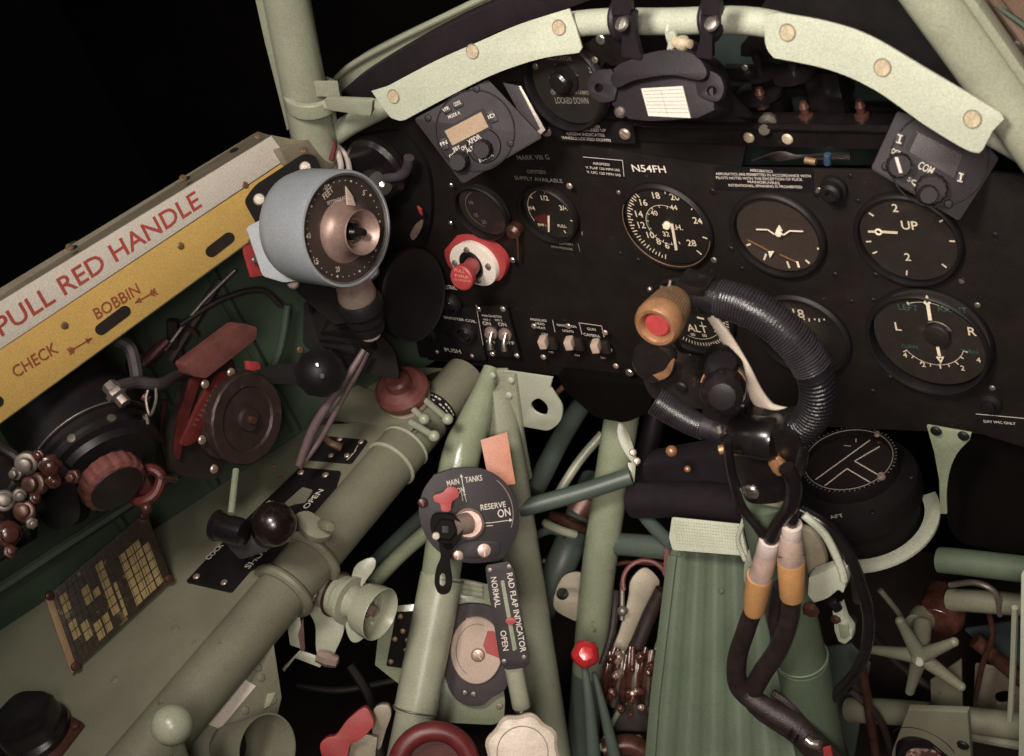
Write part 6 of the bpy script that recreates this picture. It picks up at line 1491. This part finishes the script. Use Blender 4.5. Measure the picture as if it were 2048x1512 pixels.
t.part('lettering', b, mat('pink_ink', (.62, .25, .2), .6), parent=kb)
for q in ((934, 500), (977, 533), (910, 526), (957, 561)): t.screw(PKN(*q), n_, .0036, 'dull_steel', dome=.7)

# ================================================================ LOWER RIGHT
t = Thing('star_handwheel', 'five spoked green star hand wheel in the lower right', 'hand wheel', PY(-.06)(1845, 1330))
SP_ = PY(-.06); c0 = SP_(1840, 1312)
for (x, y) in ((1800, 1242), (1745, 1299), (1820, 1382), (1922, 1373), (1908, 1284)):
    b = MB(); e = SP_(x, y); b.tube([c0, c0.lerp(e, .5), e], [.0085, .0062, .0045], 14); b.ball(e, .0047, None, 1, 14); t.part('spoke', b, 'console_green')
b = MB(); b.lathe(c0, mix(-YA, -FWD, .5), [(0, .008), (.007, .007), (.0105, .002), (.0105, -.008), (0, -.008)], 24); t.part('hub', b, 'console_green')
b = MB(); b.lathe(c0, mix(-YA, -FWD, .5), [(0, .0135), (.0035, .013), (.0045, .009)], 12); t.part('hub_nut', b, 'plate_green')
b = MB(); b.tube([c0, PY(-.02)(1845, 1250)], .009, 16); b.lathe(PY(.0)(1838, 1245), mix(-YA, ZA, .3), [(0, .01), (.012, .008), (.014, -.01), (0, -.01)], 20); t.part('shaft', b, 'console_green')
b = MB(); b.lathe(PY(.02)(1880, 1235), mix(-YA, -FWD, .3), [(0, .014), (.018, .012), (.023, .004), (.023, -.03), (0, -.03)], 28, wob=lambda a, h: 1 + .05 * math.cos(3 * a)); single('valve_housing', 'round dull brown valve housing behind the star hand wheel', 'valve', b, 'hyd_brown', .001)
def rt(label, pts, r, m_, name='cross_tube'):
    b = MB(); b.tube(pts, r, 24); return single(name, label, 'frame tube', b, m_, group='tubes in the lower right')
Y0 = PY(.0)
rt('green horizontal tube entering at the right edge under the compass bracket', [Y0(1880, 1120), Y0(1960, 1128), Y0(2400, 1182)], .0125, 'heel_green')
rt('dull tan tube at the right edge just below the green horizontal one', [PY(.03)(1900, 1200), PY(.03)(1990, 1205), PY(.03)(2400, 1240)], .0115, 'console_green')
rt('low grey green tube crossing under the star hand wheel', [PY(-.02)(1700, 1420), PY(-.02)(1850, 1430), PY(-.02)(2380, 1495)], .014, 'console_green')
rt('brown diagonal bar at the right edge behind the star hand wheel', [PY(.05)(1950, 1280), PY(.05)(2080, 1390)], .008, 'rust')
rt('dim brown strip hanging left of the star hand wheel', [PY(-.05)(1722, 1330), PY(-.05)(1735, 1400), PY(-.05)(1755, 1530)], .005, 'rust')
b = MB(); b.slab(PY(-.09), [(2042, 1150), (2080, 1150), (2080, 1560), (2036, 1560)], .006); single('side_post', 'pale green upright strip cut off by the right edge', 'post', b, 'plate_green', .001)
b = MB(); b.tube([PY(-.06)(2030, 1215), PY(-.06)(2026, 1330), PY(-.06)(2020, 1440)], .003, 8); single('control_rod', 'thin grey green rod hanging beside the pale edge strip', 'rod', b, 'tube_grey')
b = MB(); q = PY(.06)
b.slab(q, [(1950, 1330), (2045, 1345), (2045, 1440), (1945, 1420)], .004, holes=[curve2([(1990, 1390), (2010, 1382), (2030, 1390), (2020, 1405), (1995, 1408)], 4)])
single('drilled_plate', 'tan drilled plate at the right edge behind the thin rod', 'plate', b, 'tan_metal', .001)
b = MB(); b.slab(PY(.10), [(1930, 1260), (2050, 1240), (2050, 1350), (2000, 1330)], .003); single('blue_panel', 'dim blue grey panel patch behind the tubes at the right edge', 'panel', b, mat('dim_blue', (.07, .09, .10), .5, var=.2))
t = Thing('valve_bracket', 'grey green bracket plate holding the black knob at the bottom right', 'bracket', PY(-.08)(1850, 1500))
VB = PY(-.08)
b = MB(); b.slab(VB, [(1815, 1420), (1935, 1425), (1945, 1560), (1775, 1560), (1785, 1500)], .008); b.slab(VB.up(-.055), [(1860, 1360), (1922, 1320), (1925, 1430), (1862, 1430)], .004); t.part('plate', b, 'console_green', .0015)
b = MB(); b.lathe(VB(1848, 1510), mix(-YA, -FWD, .5), [(0, .010), (.020, .010), (.0215, .012), (.0265, .012), (.0275, .008), (.028, -.004), (0, -.004)], 48); kn = t.part('knob', b, 'gloss_black')
b = MB(); b.lathe(VB(1848, 1510) + mix(-YA, -FWD, .5) * .0103, mix(-YA, -FWD, .5), [(0, .002), (.016, .0015), (.0165, 0)], 30, wob=lambda a, h: 1 + .12 * math.sin(3 * a)); t.part('worn_face', b, mat('worn_paint', (.30, .19, .16), .5, var=.8, scale=90, wear=((.05, .02, .018), 60, .48)), parent=kn)
b = MB(); b.ring(VB(1848, 1500), -YA, .034, .0006, 40, .3, 2.6); t.part('scribed_ring', b, 'dark_brown')
t.screw(VB(1926, 1490, .001), -YA, .006, 'black')
b = MB(); b.slab(PY(.02), [(1620, 1300), (1700, 1290), (1740, 1330), (1700, 1560), (1600, 1560)], .004); single('floor_web', 'dim grey green web plate between the column tube and the star hand wheel', 'plate', b, 'blue_green', .001)
b = MB(); b.slab(PY(.03), curve2([(1890, 900), (1960, 880), (2070, 900), (2070, 1100), (1980, 1100), (1900, 1060)], 4), .02); single('dark_cover', 'dark brown fabric like cover right of the compass arm', 'cover', b, 'firewall_dark', .004)
b = MB(); b.slab(PY(.02), [(1280, 930), (1460, 900), (1490, 1010), (1280, 1020)], .03); single('compass_tray', 'dark purple box shape under the panel left of the column', 'box', b, 'purple_black', .008)
b = MB(); b.slab(PY(-.008), rnd([(1112, 748), (1300, 770), (1306, 822), (1250, 846), (1190, 835), (1130, 782)], 12), .05); single('underside_shade_slab', 'near black slab added for the shade below the lower panel edge', 'shade slab', b, 'firewall_dark', .006)  # added slab hides the tube top, standing in for shade under the panel
b = MB(); b.ball(PY(-.02)(1343, 902), .006); b.ball(PY(-.02)(1375, 938), .0035); single('brass_fitting', 'tiny brass fitting glinting in the dark under the panel', 'fitting', b, 'brass')

for k, (lab, pts, r, m_, y) in enumerate((
    ('thin green rod slanting from the compass bracket to the star hand wheel', [(1760, 1180), (1800, 1230), (1830, 1280)], .003, 'console_green', .04),
    ('dark strut passing behind the star hand wheel', [(1730, 1250), (1800, 1330), (1900, 1400)], .005, 'dark_brown', .03),
    ('dull steel pipe curving between the two horizontal tubes at the right', [(1900, 1170), (1950, 1165), (1990, 1185), (2000, 1230)], .003, 'dull_steel', .02),
    ('rusty pipe dropping left of the thin rod at the right edge', [(1975, 1215), (1985, 1270), (1965, 1330), (1950, 1400)], .003, 'hyd_brown', .03),
    ('green channel strip at the bottom right beside the bracket plate', [(1940, 1470), (1990, 1480), (2045, 1490)], .006, 'console_green', -.03),
    ('thin dark hose in the lower right below the star hand wheel', [(1700, 1380), (1760, 1440), (1790, 1530)], .004, 'cable_dark', -.05),
    ('dark tube behind the column to the right of the heel board', [(1700, 1240), (1690, 1330), (1665, 1500)], .008, 'dark_brown', .03))):
    b = MB(); b.tube([PY(y)(*p) for p in pts], r, 10); single('loose_rod', lab, 'rod', b, m_)
